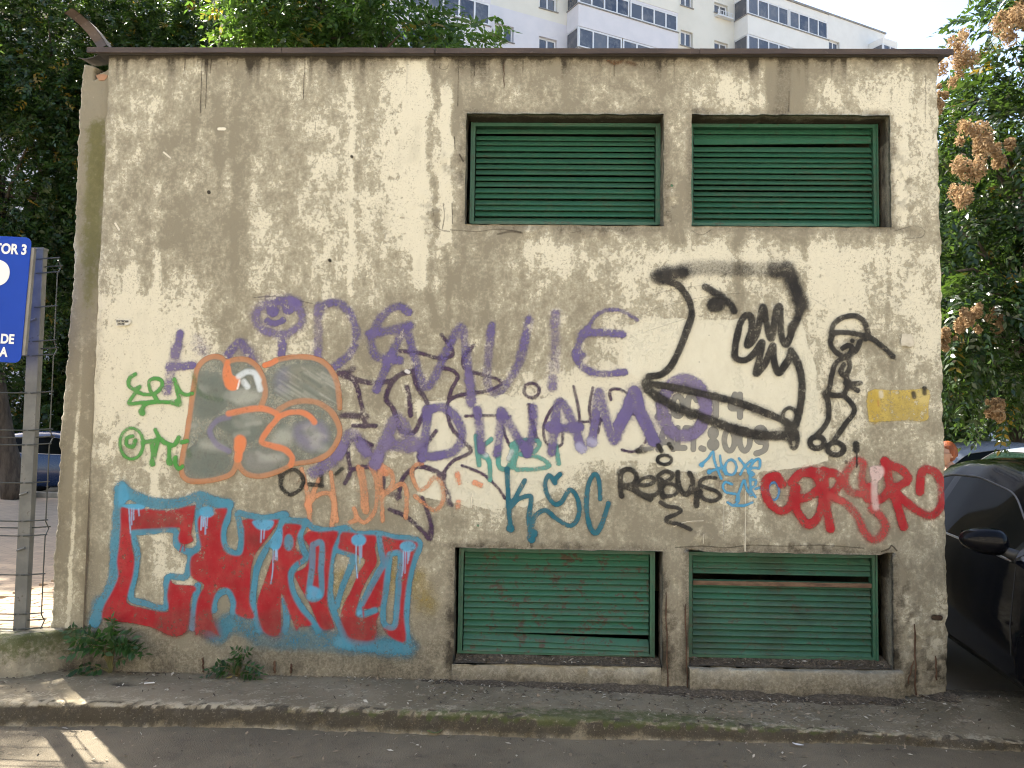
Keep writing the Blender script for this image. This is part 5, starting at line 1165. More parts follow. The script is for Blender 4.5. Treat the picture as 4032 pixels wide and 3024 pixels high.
balcony(-.12, 6.22, 19.9, 21.05, 22.16, M_ALAV, [3, 4])
balcony(-.12, 6.22, 24.43, 25.5, 26.6, M_ACREAM, [4, 4], top=26.9)
balcony(11.22, 17.7, 24.52, 25.65, 26.78, M_AWHT, [4, 4], top=27.26)
balcony(11.22, 17.7, 22.3, 23.42, 24.50, M_AWHT, [4, 4])
balcony(-11.5, -5.03, 19.8, 20.88, 22.0, M_ALAV, [4, 4], top=22.4)
balcony(-11.5, -5.03, 17.6, 18.7, 19.78, M_ALAV, [4, 4])
balcony(-28, -19.5, 17.2, 18.3, 19.4, M_ALAV, [4, 4])
balcony(-13.5, -12.2, 17.6, 18.7, 19.78, M_ALAV, [2])
fbox("balcony_roof", 11.15, 17.78, 27.262, 27.33, NM+.01, .06, M_ATRIM)
balcony(22.62, 24.0, 25.3, 26.0, 26.68, M_AWHT, [2], top=27.05)
# flower box under a small window
fb = fbox("flower_box", 9.75, 10.95, 25.62, 25.70, NM+.01, NM+.3, M_PVC)
for k in range(7): fbox("rail", 9.76+k*.19, 9.79+k*.19, 25.702, 25.92, NM+.27, NM+.295, M_PVC, fb)
fbox("rail", 9.75, 10.95, 25.922, 25.95, NM+.27, NM+.295, M_PVC, fb)
M_LEAFD = None
o = mobj("neighbouring_wall_tmp", [(0, 0, 0)], [], M_AWHT); bpy.data.objects.remove(o)
nb = empty("neighbour_block", (26, 40, 0)); tag(nb, "plain pale grey block glimpsed through the tree at the right edge", "building")
o = boxobj("wall", -5, 14, 0, 9, 0, 17.2, simple("facade_grey", (.50, .49, .50), (.45, .44, .455), .8, .9), nb)
o = boxobj("floor_band", -5.03, 14.03, -.03, 9.03, 12.0, 12.12, M_ATRIM, nb)
o = boxobj("roof_parapet", -5.1, 14.1, -.1, 9.1, 17.202, 17.4, M_ATRIM, nb)
for i in range(4):
    for zf in (4, 7, 10, 13.6):
        w_ = boxobj("window", -3.5+i*4.2, -2.0+i*4.2, -.04, .0, zf, zf+1.4, M_PVC, nb); boxobj("pane", -3.4+i*4.2, -2.1+i*4.2, -.05, -.042, zf+.1, zf+1.3, M_WGL, w_)
# unseen terrace added behind the camera, its sunlit front bounces warm light
opp = empty("bounce_terrace", (0, -15.5, 0)); tag(opp, "unseen cream terrace added across the street behind the camera to bounce warm sunlight", "building")
M_OPP = simple("bounce_render", (.60, .565, .495), (.54, .51, .445), 1.0, .9)
boxobj("wall", -22, 22, -8, 0, 0, 9.5, M_OPP, opp)
boxobj("roof", -22.4, 22.4, -8.4, .5, 9.502, 9.8, M_TAR, opp)
for i in range(11):
    for zf in (1.2, 4.2, 7.0):
        w_ = boxobj("window", -20.6+i*4, -19.2+i*4, .002, .06, zf, zf+1.5, M_PVC, opp); boxobj("pane", -20.5+i*4, -19.3+i*4, .062, .07, zf+.1, zf+1.4, M_WGL, w_)
tag(mobj("bounce_pavement", [(-40, -15.5, .08), (40, -15.5, .08), (40, -9.5, .08), (-40, -9.5, .08)], [(0, 1, 2, 3)], simple("pale_paving", (.42, .38, .30), (.36, .32, .26), 2, .9)), kind="structure")  # unseen pale paving added with the terrace, also throws light back
# ================================================================ VEHICLES
def carpaint(name, c, rough=.22, spec=.5, coat=.6):
    t = NT(name)
    n = t.noise(60, 3, .6); d = t.noise(4, 4, .6)
    b = t.mix(t.ss(d, .4, .8, 0, .03), c, (.12, .11, .095))
    return t.done(t.bsdf(b, t.ss(n, .3, .8, rough, rough+.1), spec=spec, coat=coat))
M_CGLASS = simple("car_window_glass", (.004, .005, .005), (.006, .007, .006), 2, .04, spec=.05)
M_TYRE = simple("tyre_rubber", (.022, .022, .022), (.03, .03, .03), 20, .85, bump=.3)
M_RIM = simple("alloy_rim", (.42, .42, .43), (.36, .36, .37), 8, .35, metal=.8)
M_BLACKPL = simple("black_trim_plastic", (.018, .018, .018), (.026, .026, .026), 20, .5)
M_TRIMGREY = simple("grey_seal", (.10, .10, .10), (.13, .13, .13), 10, .5)
M_WSGLASS = simple("windscreen_glass", (.010, .022, .016), (.02, .035, .026), 3, .03, spec=.5)
M_CHROME = simple("bright_trim", (.35, .35, .36), (.3, .3, .31), 8, .3, metal=.9)
M_LAMP = simple("headlamp_glass", (.55, .57, .6), (.5, .5, .5), 6, .1, spec=.8)
M_TAIL = simple("tail_lamp_glass", (.3, .015, .012), (.25, .01, .01), 6, .15, spec=.7)
SX = [0, -.05, -.14, -.35, -.7, -1.02, -1.1, -1.72, -1.82, -2.35, -2.9, -3.36, -3.45, -3.9, -3.98, -4.06, -4.1]
SZT = [.50, .62, .70, .79, .88, .935, .96, 1.335, 1.365, 1.43, 1.425, 1.375, 1.36, .99, .93, .72, .60]
SWT = [.40, .52, .60, .65, .68, .68, .67, .575, .57, .575, .565, .545, .545, .62, .63, .62, .58]
SZB = [.46, .57, .64, .725, .81, .865, .875, .90, .902, .915, .93, .945, .948, .93, .88, .68, .56]
SWB = [.46, .62, .72, .80, .835, .845, .846, .85, .85, .855, .855, .845, .842, .80, .77, .72, .66]
SWM = [.50, .66, .76, .84, .872, .88, .88, .885, .885, .888, .885, .875, .87, .82, .79, .74, .68]
SZU = [.34, .28, .24, .21, .20, .19, .19, .19, .19, .19, .19, .20, .20, .24, .27, .32, .36]
def make_car(name, label, paint, loc, rz, group=None, zs=1.0):
    root = empty(name, loc, rz); tag(root, label, "car", group)
    N = 120
    X = np.interp(np.linspace(0, 1, N), np.linspace(0, 1, 9), [0, -.10, -.6, -1.2, -1.8, -2.5, -3.2, -3.9, -4.1])
    def I(a):
        y = np.interp(-X, -np.array(SX), a)
        k = np.array([1, 2, 3, 2, 1.])/9; yp = np.pad(y, 2, mode='edge'); return np.convolve(yp, k, 'valid')
    zt, wt, zb, wb, wm, zu = map(I, (SZT, SWT, SZB, SWB, SWM, SZU))
    arch = np.zeros(N)
    for xw in (-.76, -3.28):
        d = np.abs(X-xw); arch = np.maximum(arch, np.where(d < .36, .31+np.sqrt(np.maximum(.36**2-d**2, 0)), 0))
    zr = zt-.05-.02*sstep(.1, .4, zt-zb)
    zr = np.maximum(zr, zb+.012)
    cab = sstep(.05, .4, zr-zb)
    z1 = np.maximum(zu, arch); z2 = np.maximum(zu+.10, arch); z3 = np.maximum(.56, arch+.03)
    z3 = np.minimum(z3, zb-.03)
    z2 = np.minimum(z2, z3-.02); z1 = np.minimum(z1, z2-.01)
    g0 = np.stack([wb-.012, zb+.016], -1); rail = np.stack([wt, zr], -1)
    gl_b = g0; 
    ins = np.clip(.055/np.maximum(zr-zb, .06), 0, .45)
    gl_t = g0*ins[:, None] + rail*(1-ins)[:, None]
    gl_t[:, 0] += .012*cab
    secs = [np.stack([wm*0, zu], -1), np.stack([wm-.10, z1], -1), np.stack([wm-.015, z2], -1), np.stack([wm, z3], -1), np.stack([wb, zb], -1), gl_b, gl_t, rail,
            np.stack([wt-.055, zt-.018], -1), np.stack([wt*.55, zt+.006], -1), np.stack([wt*0, zt+.012], -1)]
    K = len(secs)
    V = []
    for sgn in (-1, 1):
        V.append(np.stack([np.stack([X, sgn*s_[:, 0], s_[:, 1]*zs], -1) for s_ in secs], 1).reshape(-1, 3))
    V = np.concatenate(V)
    body = []; parts = {}
    for h in (0, 1):
        o_ = h*N*K
        for i in range(N-1):
            xm = (X[i]+X[i+1])/2; tall = min(zr[i]-zb[i], zr[i+1]-zb[i+1])
            for k in range(K-1):
                q = (o_+i*K+k, o_+(i+1)*K+k, o_+(i+1)*K+k+1, o_+i*K+k+1)
                if h: q = q[::-1]
                key = None
                if k == 5 and tall > .10 and -3.42 < xm < -1.1 and not (-2.86 < xm < -2.74):
                    key = ("side_window", h, 0 if xm > -2.8 else 1)
                elif k in (8, 9) and -1.70 < xm < -1.10: key = ("windshield", 0, 0)
                elif k in (8, 9) and -3.88 < xm < -3.44: key = ("rear_window", 0, 0)
                if key: parts.setdefault(key, []).append(q)
                else: body.append(q)
    capf = [tuple(range(0, K))[::-1], tuple(N*K+k for k in range(K)), tuple((N-1)*K+k for k in range(K)), tuple(N*K+(N-1)*K+k for k in range(K))[::-1]]
    def sub(nm, Fq, mat):
        used = sorted({i for q in Fq for i in q}); mp = {j: n for n, j in enumerate(used)}
        o = mobj(nm, V[used], [tuple(mp[i] for i in q) for q in Fq], mat, root, smooth=True)
        bm = bmesh.new(); bm.from_mesh(o.data); bmesh.ops.remove_doubles(bm, verts=bm.verts[:], dist=1e-5); bm.to_mesh(o.data); bm.free()
        for p in o.data.polygons: p.use_smooth = True
        return o
    bo = sub("body", body+capf, paint)
    for (nm, h, q), Fq in parts.items():
        g_ = sub(nm, Fq, M_WSGLASS if nm != 'side_window' else M_CGLASS)
    iw = [i for i in range(N) if -1.72 < X[i] < -1.08]
    ring = [(X[i], -(wt[i]-.055), (zt[i]-.012)*zs) for i in iw] + [(X[iw[-1]], y_, (zt[iw[-1]]+.004+.014*(1-(y_/.52)**2))*zs) for y_ in np.linspace(-.4, .4, 7)] + [(X[i], wt[i]-.055, (zt[i]-.012)*zs) for i in iw[::-1]]
    MB().tube(ring, .007, 6).build("windscreen_seal", M_TRIMGREY, root, True)
    for h, sgn in ((0, -1), (1, 1)):
        sel = [i for i in range(N) if zr[i]-zb[i] > .10 and X[i] > -3.44 and X[i] < -1.08]
        MB().tube([(X[i], sgn*(gl_b[i, 0]+.006), (gl_b[i, 1]-.004)*zs) for i in sel], .008, 6).build("belt_trim", M_CHROME, root, True)
        MB().tube([(X[i], sgn*(gl_t[i, 0]+.004), gl_t[i, 1]*zs) for i in sel], .006, 6).build("window_trim", M_TRIMGREY, root, True)
        # door mirror: rounded shell on a foot
        n1, n2 = 18, 12; mv = []; mf = []
        for a in range(n1):
            for b in range(n2+1):
                th = 2*math.pi*a/n1; ph = math.pi*b/n2
                x = math.cos(th)*math.sin(ph); y = math.cos(ph); z = math.sin(th)*math.sin(ph)
                sq = lambda v, p: math.copysign(abs(v)**p, v)
                x_ = sq(x, .8)*(.075 if x > 0 else .035); y_ = sq(y, .8)*.125; z_ = sq(z, .85)*(.072 - .018*y*sgn*sgn)
                mv.append((-1.24+x_, sgn*(.985+y_), (1.0+z_+.01*y)*zs))
        for a in range(n1):
            for b in range(n2):
                q = (a*(n2+1)+b, ((a+1) % n1)*(n2+1)+b, ((a+1) % n1)*(n2+1)+b+1, a*(n2+1)+b+1); mf.append(q if sgn > 0 else q[::-1])
        mir = mobj("mirror", mv, mf, paint, root, True)
        mobj("mirror_glass", [(-1.277, sgn*.88, .955*zs), (-1.277, sgn*1.08, .955*zs), (-1.277, sgn*1.085, 1.05*zs), (-1.277, sgn*.88, 1.05*zs)], [(0, 1, 2, 3) if sgn < 0 else (3, 2, 1, 0)], M_CGLASS, mir)
        MB().tube([(-1.2, sgn*.835, .925*zs), (-1.22, sgn*.875, .945*zs), (-1.235, sgn*.92, .965*zs)], [.035, .028, .03], 8).build("mirror_foot", M_BLACKPL, mir, True)
        for xh in (-2.62, -3.2):
            boxobj("door_handle", xh-.09, xh+.09, min(sgn*.875, sgn*.905), max(sgn*.875, sgn*.905), .79*zs, .815*zs, paint, root, bev=.006)
        for xs_ in (-1.18, -2.8):
            MB().tube([(xs_, sgn*(np.interp(-xs_, -X[::1], wm)+.0005), .40*zs), (xs_, sgn*(np.interp(-xs_, -X, wm)+.001), .56*zs), (xs_, sgn*(np.interp(-xs_, -X, wb)+.001), (np.interp(-xs_, -X, zb)-.01)*zs)], .0035, 5).build("door_seam", M_BLACKPL, root)
        for nm, xc, zc, mt, rx in (("headlight", -.17, .655, M_LAMP, .15), ("tail_light", -3.99, .86, M_TAIL, .07)):
            lv = []; lf = []
            for a in range(12):
                for b in range(7):
                    th = 2*math.pi*a/12; ph = math.pi*b/6
                    lv.append((xc+rx*math.cos(th)*math.sin(ph), sgn*(.62+.13*math.cos(ph)), (zc+.075*math.sin(th)*math.sin(ph))*zs))
            for a in range(12):
                for b in range(6): lf.append((a*7+b, ((a+1) % 12)*7+b, ((a+1) % 12)*7+b+1, a*7+b+1))
            mobj(nm, lv, lf, mt, root, True)
        for xw in (-.76, -3.28):
            prof_ = [(.10, -.085), (.20, -.095), (.285, -.10), (.305, -.075), (.31, 0), (.305, .075), (.285, .10), (.20, .095), (.10, .085)]
            tv = []; tf = []; n = 28
            for a in range(n):
                for r_, y_ in prof_: tv.append((xw+r_*math.cos(2*math.pi*a/n), sgn*.765+y_, .31+r_*math.sin(2*math.pi*a/n)))
            k = len(prof_)
            for a in range(n):
                for b in range(k-1): tf.append((a*k+b, a*k+b+1, ((a+1) % n)*k+b+1, ((a+1) % n)*k+b))
            ty = mobj("wheel", tv, tf, M_TYRE, root, True)
            rm = MB(); yo = sgn*.765+sgn*.088
            rm.tube([(xw, sgn*.765-sgn*.05, .31), (xw, yo-.012*sgn, .31)], .205, 24)
            for s5 in range(5):
                a = 2*math.pi*s5/5+.3
                rm.tube([(xw+.03*math.cos(a), yo, .31+.03*math.sin(a)), (xw+.2*math.cos(a), yo-.01*sgn, .31+.2*math.sin(a))], [.03, .022], 6)
            rm.tube([(xw, yo-.03*sgn, .31), (xw, yo+.006*sgn, .31)], .04, 12)
            rm.build("rim", M_RIM, ty)
    return root
HD = math.atan2(-.99, -.16)
make_car("parked_car", "black hatchback parked close to the building's right corner, nose towards the street", carpaint("black_blue_car_paint", (.0035, .0038, .0055), .06, .11, .0), (3.27, -1.86, .055), HD)
make_car("parked_car", "pale silver blue car in sun behind the red haired person", carpaint("silver_blue_car_paint", (.42, .50, .60), .25), (5.35, 7.3, .0), math.pi, zs=1.09)
make_car("parked_car", "dark car behind the black hatchback at the right edge", carpaint("dark_green_car_paint", (.02, .03, .028), .2), (7.9, 5.9, .0), math.pi+.06, zs=1.08)
make_car("parked_car", "grey car roof glimpsed left of the silver blue car", carpaint("grey_car_paint", (.14, .15, .17), .25), (5.9, 10.3, .0), math.pi+.1, zs=1.12)
make_car("parked_car", "dark blue car under the trees seen through the wire fence", carpaint("dark_blue_car_paint", (.015, .035, .10), .22), (-9.15, 15.2, .03), .02, zs=1.06)
make_car("parked_car", "blue car tail between the fence post and the building", carpaint("mid_blue_car_paint", (.02, .05, .14), .22), (-4.6, 15.9, .03), .0, zs=1.06)

# ================================================================ PERSON
def skin_body(name, verts, edges, radii, mat, parent=None, sub=2):
    me = bpy.data.meshes.new(name); me.from_pydata(verts, edges, []); me.update()
    tmp = bpy.data.objects.new(name, me); col.objects.link(tmp)
    sk = tmp.modifiers.new("skin", 'SKIN'); sk.use_smooth_shade = True
    for v, r in zip(me.skin_vertices[0].data, radii): v.radius = (r, r) if not isinstance(r, tuple) else r; v.use_root = False
    me.skin_vertices[0].data[0].use_root = True
    ss_ = tmp.modifiers.new("sub", 'SUBSURF'); ss_.levels = sub; ss_.render_levels = sub
    bpy.context.view_layer.update()
    out = bpy.data.meshes.new_from_object(tmp.evaluated_get(bpy.context.evaluated_depsgraph_get()))
    bpy.data.objects.remove(tmp)
    out.materials.clear(); out.materials.append(mat)
    for p in out.polygons: p.use_smooth = True
    return link(bpy.data.objects.new(name, out), parent)
per = empty("person", (4.52, 4.0, 0.0), R(108))
tag(per, "person with short red hair and glasses in a dark top behind the black car", "person")
M_SKIN = simple("skin", (.50, .30, .21), (.46, .27, .19), 12, .55)
M_HAIR = simple("red_hair", (.32, .085, .022), (.20, .05, .015), 30, .5, bump=.6, bscale=90, stretch=(1, 1, .3))
M_TOP = simple("black_knit", (.012, .012, .014), (.02, .02, .022), 30, .9)
M_TROUS = simple("grey_cloth", (.07, .07, .085), (.09, .09, .1), 20, .9)
# local: +Y is where the person faces, X to the side
BV = [(0, 0, .86), (0, 0, 1.02), (0, .01, 1.18), (0, 0, 1.28), (0, .01, 1.345), (0, .035, 1.39),
      (-.16, 0, 1.26), (-.21, -.01, 1.05), (-.20, .06, .84), (-.195, .09, .76), (.16, 0, 1.26), (.21, -.01, 1.05), (.20, .10, .86), (.195, .14, .79),
      (-.09, 0, .80), (-.10, .02, .45), (-.10, -.02, .09), (-.10, .10, .035), (.09, 0, .80), (.10, .06, .45), (.10, .04, .09), (.10, .16, .035)]
BE = [(0, 1), (1, 2), (2, 3), (3, 4), (4, 5), (3, 6), (6, 7), (7, 8), (8, 9), (3, 10), (10, 11), (11, 12), (12, 13), (0, 14), (14, 15), (15, 16), (16, 17), (0, 18), (18, 19), (19, 20), (20, 21)]
BR = [.13, .12, .125, .10, .052, .05, .06, .045, .034, .03, .06, .045, .034, .03, .085, .058, .042, .032, .085, .058, .042, .032]
skin_body("body", BV, BE, BR, M_SKIN, per)
skin_body("top", [BV[i] for i in (0, 1, 2, 3, 6, 7, 8, 10, 11, 12)], [(0, 1), (1, 2), (2, 3), (3, 4), (4, 5), (5, 6), (3, 7), (7, 8), (8, 9)], [.15, .14, .145, .115, .075, .06, .045, .075, .06, .045], M_TOP, per)
skin_body("trousers", [BV[i] for i in (0, 14, 15, 16, 18, 19, 20)], [(0, 1), (1, 2), (2, 3), (0, 4), (4, 5), (5, 6)], [.148, .10, .072, .058, .10, .072, .058], M_TROUS, per)
def blob(name, cx, cy, cz, rx, ry, rz_, mat, par, f=None, n1=28, n2=20):
    V = []; Fq = []
    for a in range(n1):
        for b in range(n2+1):
            th = 2*math.pi*a/n1; ph = math.pi*b/n2
            x, y, z = math.cos(th)*math.sin(ph), math.sin(th)*math.sin(ph), math.cos(ph)
            if f: x, y, z = f(x, y, z)
            V.append((cx+rx*x, cy+ry*y, cz+rz_*z))
    for a in range(n1):
        for b in range(n2): Fq.append((a*(n2+1)+b, a*(n2+1)+b+1, ((a+1) % n1)*(n2+1)+b+1, ((a+1) % n1)*(n2+1)+b))
    o = mobj(name, V, Fq, mat, par, True)
    bm = bmesh.new(); bm.from_mesh(o.data); bmesh.ops.remove_doubles(bm, verts=bm.verts[:], dist=1e-5); bm.to_mesh(o.data); bm.free()
    for p in o.data.polygons: p.use_smooth = True
    return o
def face(x, y, z):
    s_ = 1.0
    jaw = sstep(0, -1, z); x *= 1-.32*jaw; y *= 1-.10*jaw
    if y > 0:
        nose = math.exp(-(x/.16)**2-((z+.12)/.18)**2); y += .24*nose
        y += .06*math.exp(-(x/.3)**2-((z+.52)/.10)**2) - .07*(math.exp(-((abs(x)-.34)/.16)**2-((z-.08)/.12)**2)) + .07*math.exp(-(x/.25)**2-((z+.82)/.14)**2)
    return float(x), float(y), float(z)
hd = blob("head", 0, .05, 1.455, .074, .092, .118, M_SKIN, per, face)
def hairf(x, y, z):
    k = 1+.10*float(vnoise(np.array(x*5+9), np.array(z*5+y*3+9)))
    if y > .25 and z < .38: k *= .80
    if z < -.45: k *= .9
    return x*k, y*k-.06, z*k
blob("hair", 0, .035, 1.478, .090, .104, .118, M_HAIR, per, hairf)
for sx in (-1, 1): blob("ear", sx*.076, .045, 1.45, .012, .022, .032, M_SKIN, hd, None, 10, 8)
gm = MB()
for sx in (-1, 1):
    gm.tube([(sx*.035+.027*math.cos(a), .148, 1.467+.019*math.sin(a)) for a in np.linspace(0, 2*math.pi, 13)], .0028, 5)
    gm.tube([(sx*.062, .148, 1.472), (sx*.078, .10, 1.474), (sx*.078, .04, 1.470)], .0028, 5)
gm.tube([(-.009, .150, 1.47), (.009, .150, 1.47)], .0026, 5)
gm.build("glasses", M_BLACKPL, per)
blob("mouth", 0, .137, 1.392, .022, .006, .007, simple("lips", (.38, .13, .11)), hd, None, 10, 6)
for sx in (-1, 1): blob("eye", sx*.033, .127, 1.467, .013, .008, .008, simple("eye_white", (.6, .58, .55)), hd, None, 10, 6)
for sx, hx, hy, hz in ((-1, -.195, .105, .735), (1, .195, .155, .765)):     # hands: palm and five fingers
    pv = [(hx, hy-.015, hz+.03), (hx, hy, hz-.01), (hx, hy+.005, hz-.045)]; pe = [(0, 1), (1, 2)]; pr = [(.022, .016), (.028, .014), (.026, .012)]
    for k in range(4):
        dx = (k-1.5)*.016; ln = (.055, .065, .062, .048)[k]; b = len(pv)
        pv += [(hx+dx, hy+.012, hz-.07), (hx+dx, hy+.024, hz-.07-ln*.6), (hx+dx, hy+.018, hz-.07-ln)]; pe += [(2, b), (b, b+1), (b+1, b+2)]; pr += [.0085, .008, .007]
    b = len(pv); pv += [(hx-sx*.03, hy+.012, hz-.02), (hx-sx*.04, hy+.028, hz-.055)]; pe += [(1, b), (b, b+1)]; pr += [.010, .008]
    skin_body("hand", pv, pe, pr, M_SKIN, per, 1)

# ================================================================ TREES AND WEEDS
def leaf_mat(name, dark, light, trans, tw=.42, gloss=.35):
    t = NT(name)
    a = t.attr("tint"); r = t.sep(a.outputs["Color"])
    c = t.mix(r[0], dark, light)
    c = t.mix(t.ss(r[1], .96, .99, 0, .8), c, (.30, .20, .03))
    tc = t.mix(t.ss(r[1], .96, .99, 0, .8), t.mix(r[0], tuple(x*.75 for x in trans), trans), (.5, .33, .04))
    p = t.bsdf(c, gloss, spec=.5)
    tl = t.n("ShaderNodeBsdfTranslucent"); t.set(tl.inputs[0], tc)
    mx = t.n("ShaderNodeMixShader"); mx.inputs[0].default_value = tw
    t.set(mx.inputs[1], p.outputs[0]); t.set(mx.inputs[2], tl.outputs[0])
    return t.done(mx.outputs[0])
M_LEAF1 = leaf_mat("dark_ash_leaf", (.017, .038, .011), (.036, .072, .017), (.105, .185, .022), .33)
M_LEAF2 = leaf_mat("bright_ash_leaf", (.022, .048, .011), (.05, .095, .022), (.15, .28, .035), .46)
M_LEAF3 = leaf_mat("ailanthus_leaf", (.012, .032, .011), (.036, .070, .018), (.095, .17, .022), .29, .24)
M_LEAF4 = leaf_mat("weed_leaf", (.014, .045, .013), (.035, .09, .02), (.10, .24, .03), .3, .4)
M_BARK = simple("bark", (.055, .042, .032), (.10, .08, .06), 14, .95, bump=.9, bscale=30, stretch=(1, 1, .25))
def norm(a): return a/np.maximum(np.linalg.norm(a, axis=-1, keepdims=True), 1e-9)
def sprays(O, D, L, k, ll, lw, rg, droop=.25, up=None, ang=.55):
    """compound leaves: O origins, D directions, L rachis length, k leaflet pairs"""
    n = len(O)
    U = np.tile([0, 0, 1.0], (n, 1)) + .5*rg.normal(size=(n, 3)) if up is None else up
    Sd = norm(np.cross(D, U)); Nn = np.cross(Sd, D)
    Vs = []; Ts = []
    tint = np.stack([rg.random(n), rg.random(n), rg.random(n), np.ones(n)], -1)
    for i in range(k+1):
        f = (i+1)/(k+1)
        base = O + D*(L*f)[:, None] - np.array([0, 0, 1.0])*(droop*L*f*f)[:, None]
        for sgn in ((-1, 1) if i < k else (0,)):
            dr = norm(Sd*sgn + D*(ang if sgn else 1.0) + Nn*(-.15*abs(sgn)) + .18*rg.normal(size=(n, 3)) - np.array([0, 0, .3*droop*2]))
            ln = (ll*(1-.35*abs(f-.45))*rg.uniform(.75, 1.15, n))[:, None]
            wd = norm(np.cross(dr, Nn + .35*rg.normal(size=(n, 3))))*(lw*rg.uniform(.8, 1.15, n))[:, None]*.5
            fold = np.cross(wd, dr)*.35
            p0 = base; p2 = base+dr*ln; p1 = base+dr*ln*.38+wd+fold; p3 = base+dr*ln*.38-wd+fold
            Vs.append(np.stack([p0, p1, p2, p3], 1)); tt = tint.copy(); tt[:, 0] = np.clip(tt[:, 0]+.25*rg.normal(size=n), 0, 1); Ts.append(np.repeat(tt[:, None, :], 4, 1))
    V = np.concatenate(Vs).reshape(-1, 3); T = np.concatenate(Ts).reshape(-1, 4)
    return V, np.arange(len(V)).reshape(-1, 4), T
def crown_points(blobs, n, rg, shell=.5):
    P = []; Dr = []
    vol = np.array([b[3]*b[4]*b[5] for b in blobs])**.85; cnt = (n*vol/vol.sum()).astype(int)
    for (x, y, z, rx, ry, rz_), c in zip(blobs, cnt):
        d = norm(rg.normal(size=(c, 3))); r = rg.random(c)**(1/3)
        r = np.where(rg.random(c) < shell, .75+.3*rg.random(c), r)
        # clumping: pull towards random clump centres
        cl = norm(rg.normal(size=(max(6, c//90), 3)))*rg.uniform(.55, 1.02, (max(6, c//90), 1))
        w = rg.integers(0, len(cl), c); m = rg.random(c) < .62
        q = d*r[:, None]; q = np.where(m[:, None], cl[w]+.20*rg.normal(size=(c, 3)), q)
        P.append(np.array([x, y, z])+q*[rx, ry, rz_]); Dr.append(norm(q+.6*rg.normal(size=(c, 3)) + [0, 0, -.15]))
    return np.concatenate(P), np.concatenate(Dr)
def make_tree(name, label, base, trunk_r, blobs, n, k, L, ll, lw, mat, group=None, droop=.3, lean=(0, 0), seed=1, cat="tree"):
    rg = np.random.default_rng(seed)
    root = empty(name, base); tag(root, label, cat, group)
    b = np.array(base, float)
    m = MB(); top = np.mean([bb[:3] for bb in blobs], axis=0)
    fork = b*.5+top*.5 + [lean[0], lean[1], 0]; fork[2] = b[2]+(min(bb[2]-bb[5]*.6 for bb in blobs)-b[2])*.85
    tr = [b+(fork-b)*t + [.06*math.sin(t*5+seed), .06*math.cos(t*4), 0]*np.array([1, 1, 1]) for t in (0, .15, .4, .7, 1)]
    m.tube([tuple(p-b) for p in tr], [trunk_r*1.35, trunk_r, trunk_r*.9, trunk_r*.82, trunk_r*.75], 12)
    for bb in blobs:
        c = np.array(bb[:3]); 
        mid = tr[-1]*.5+c*.5+[0, 0, .2]
        m.tube([tuple(tr[-1]-b), tuple(mid-b), tuple(c-b)], [trunk_r*.6, trunk_r*.4, trunk_r*.2], 8)
        for q in range(7):
            d = norm(rg.normal(size=3)); e = c+d*np.array(bb[3:])*rg.uniform(.6, .95)
            s_ = mid*(1-rg.random()*.9)+c*rg.random()*.0; s_ = mid+(c-mid)*rg.random()
            m.tube([tuple(s_-b), tuple((s_+e)/2-b+[0, 0, .12]), tuple(e-b)], [trunk_r*.22, trunk_r*.13, trunk_r*.05], 6)
    m.build("trunk", M_BARK, root, True)
    P, Dr = crown_points(blobs, n, rg)
    V, F_, T = sprays(P, Dr, np.full(len(P), L)*rg.uniform(.7, 1.2, len(P)), k, ll, lw, rg, droop)
    o = npmesh("crown", V-b, F_, mat, root); setattr4(o, "tint", T)
    return root, rg
make_tree("ash_tree", "dark leafy tree in the courtyard behind the fence, nearest the sign", (-11.0, 12.6, .1), .26,
          [(-11.4, 12.2, 7.0, 2.4, 1.8, 2.7), (-10.2, 12.6, 9.6, 2.6, 2.0, 2.2), (-11.6, 12.0, 4.6, 1.9, 1.4, 1.7), (-12.6, 12.4, 10.5, 2.2, 1.8, 2.2)], 14000, 3, .26, .13, .055, M_LEAF1, seed=3, lean=(-.4, 0))
make_tree("ash_tree", "dark leafy tree whose crown rises behind the roof's left end", (-8.6, 13.0, .1), .2,
          [(-9.2, 12.8, 7.6, 1.5, 1.5, 2.4), (-8.2, 13.0, 9.8, 1.7, 1.6, 1.6), (-8.9, 12.6, 5.0, 1.1, 1.2, 1.5), (-6.9, 13.2, 10.6, 1.3, 1.3, 1.1)], 10500, 3, .26, .13, .055, M_LEAF1, seed=4)
make_tree("ash_tree", "bright green tree with sunlit leaves over the middle of the roof", (-2.4, 5.4, 0), .16,
          [(-2.9, 5.3, 7.5, 1.3, 1.3, 1.5), (-2.0, 5.2, 6.5, .95, 1.0, .75), (-3.1, 5.4, 6.6, .9, 1.0, .8), (-1.05, 5.0, 6.15, .7, .7, .36), (-2.6, 5.6, 9.0, 1.4, 1.3, 1.2)], 4600, 3, .22, .125, .045, M_LEAF2, seed=6, droop=.5)
make_tree("ash_tree", "near tree whose twigs reach in at the upper left corner", (-8.2, 4.6, 0), .18,
          [(-7.8, 4.4, 6.7, 1.1, 1.1, 1.0), (-8.8, 4.6, 7.8, 1.4, 1.4, 1.3)], 700, 3, .22, .11, .05, M_LEAF1, seed=8)
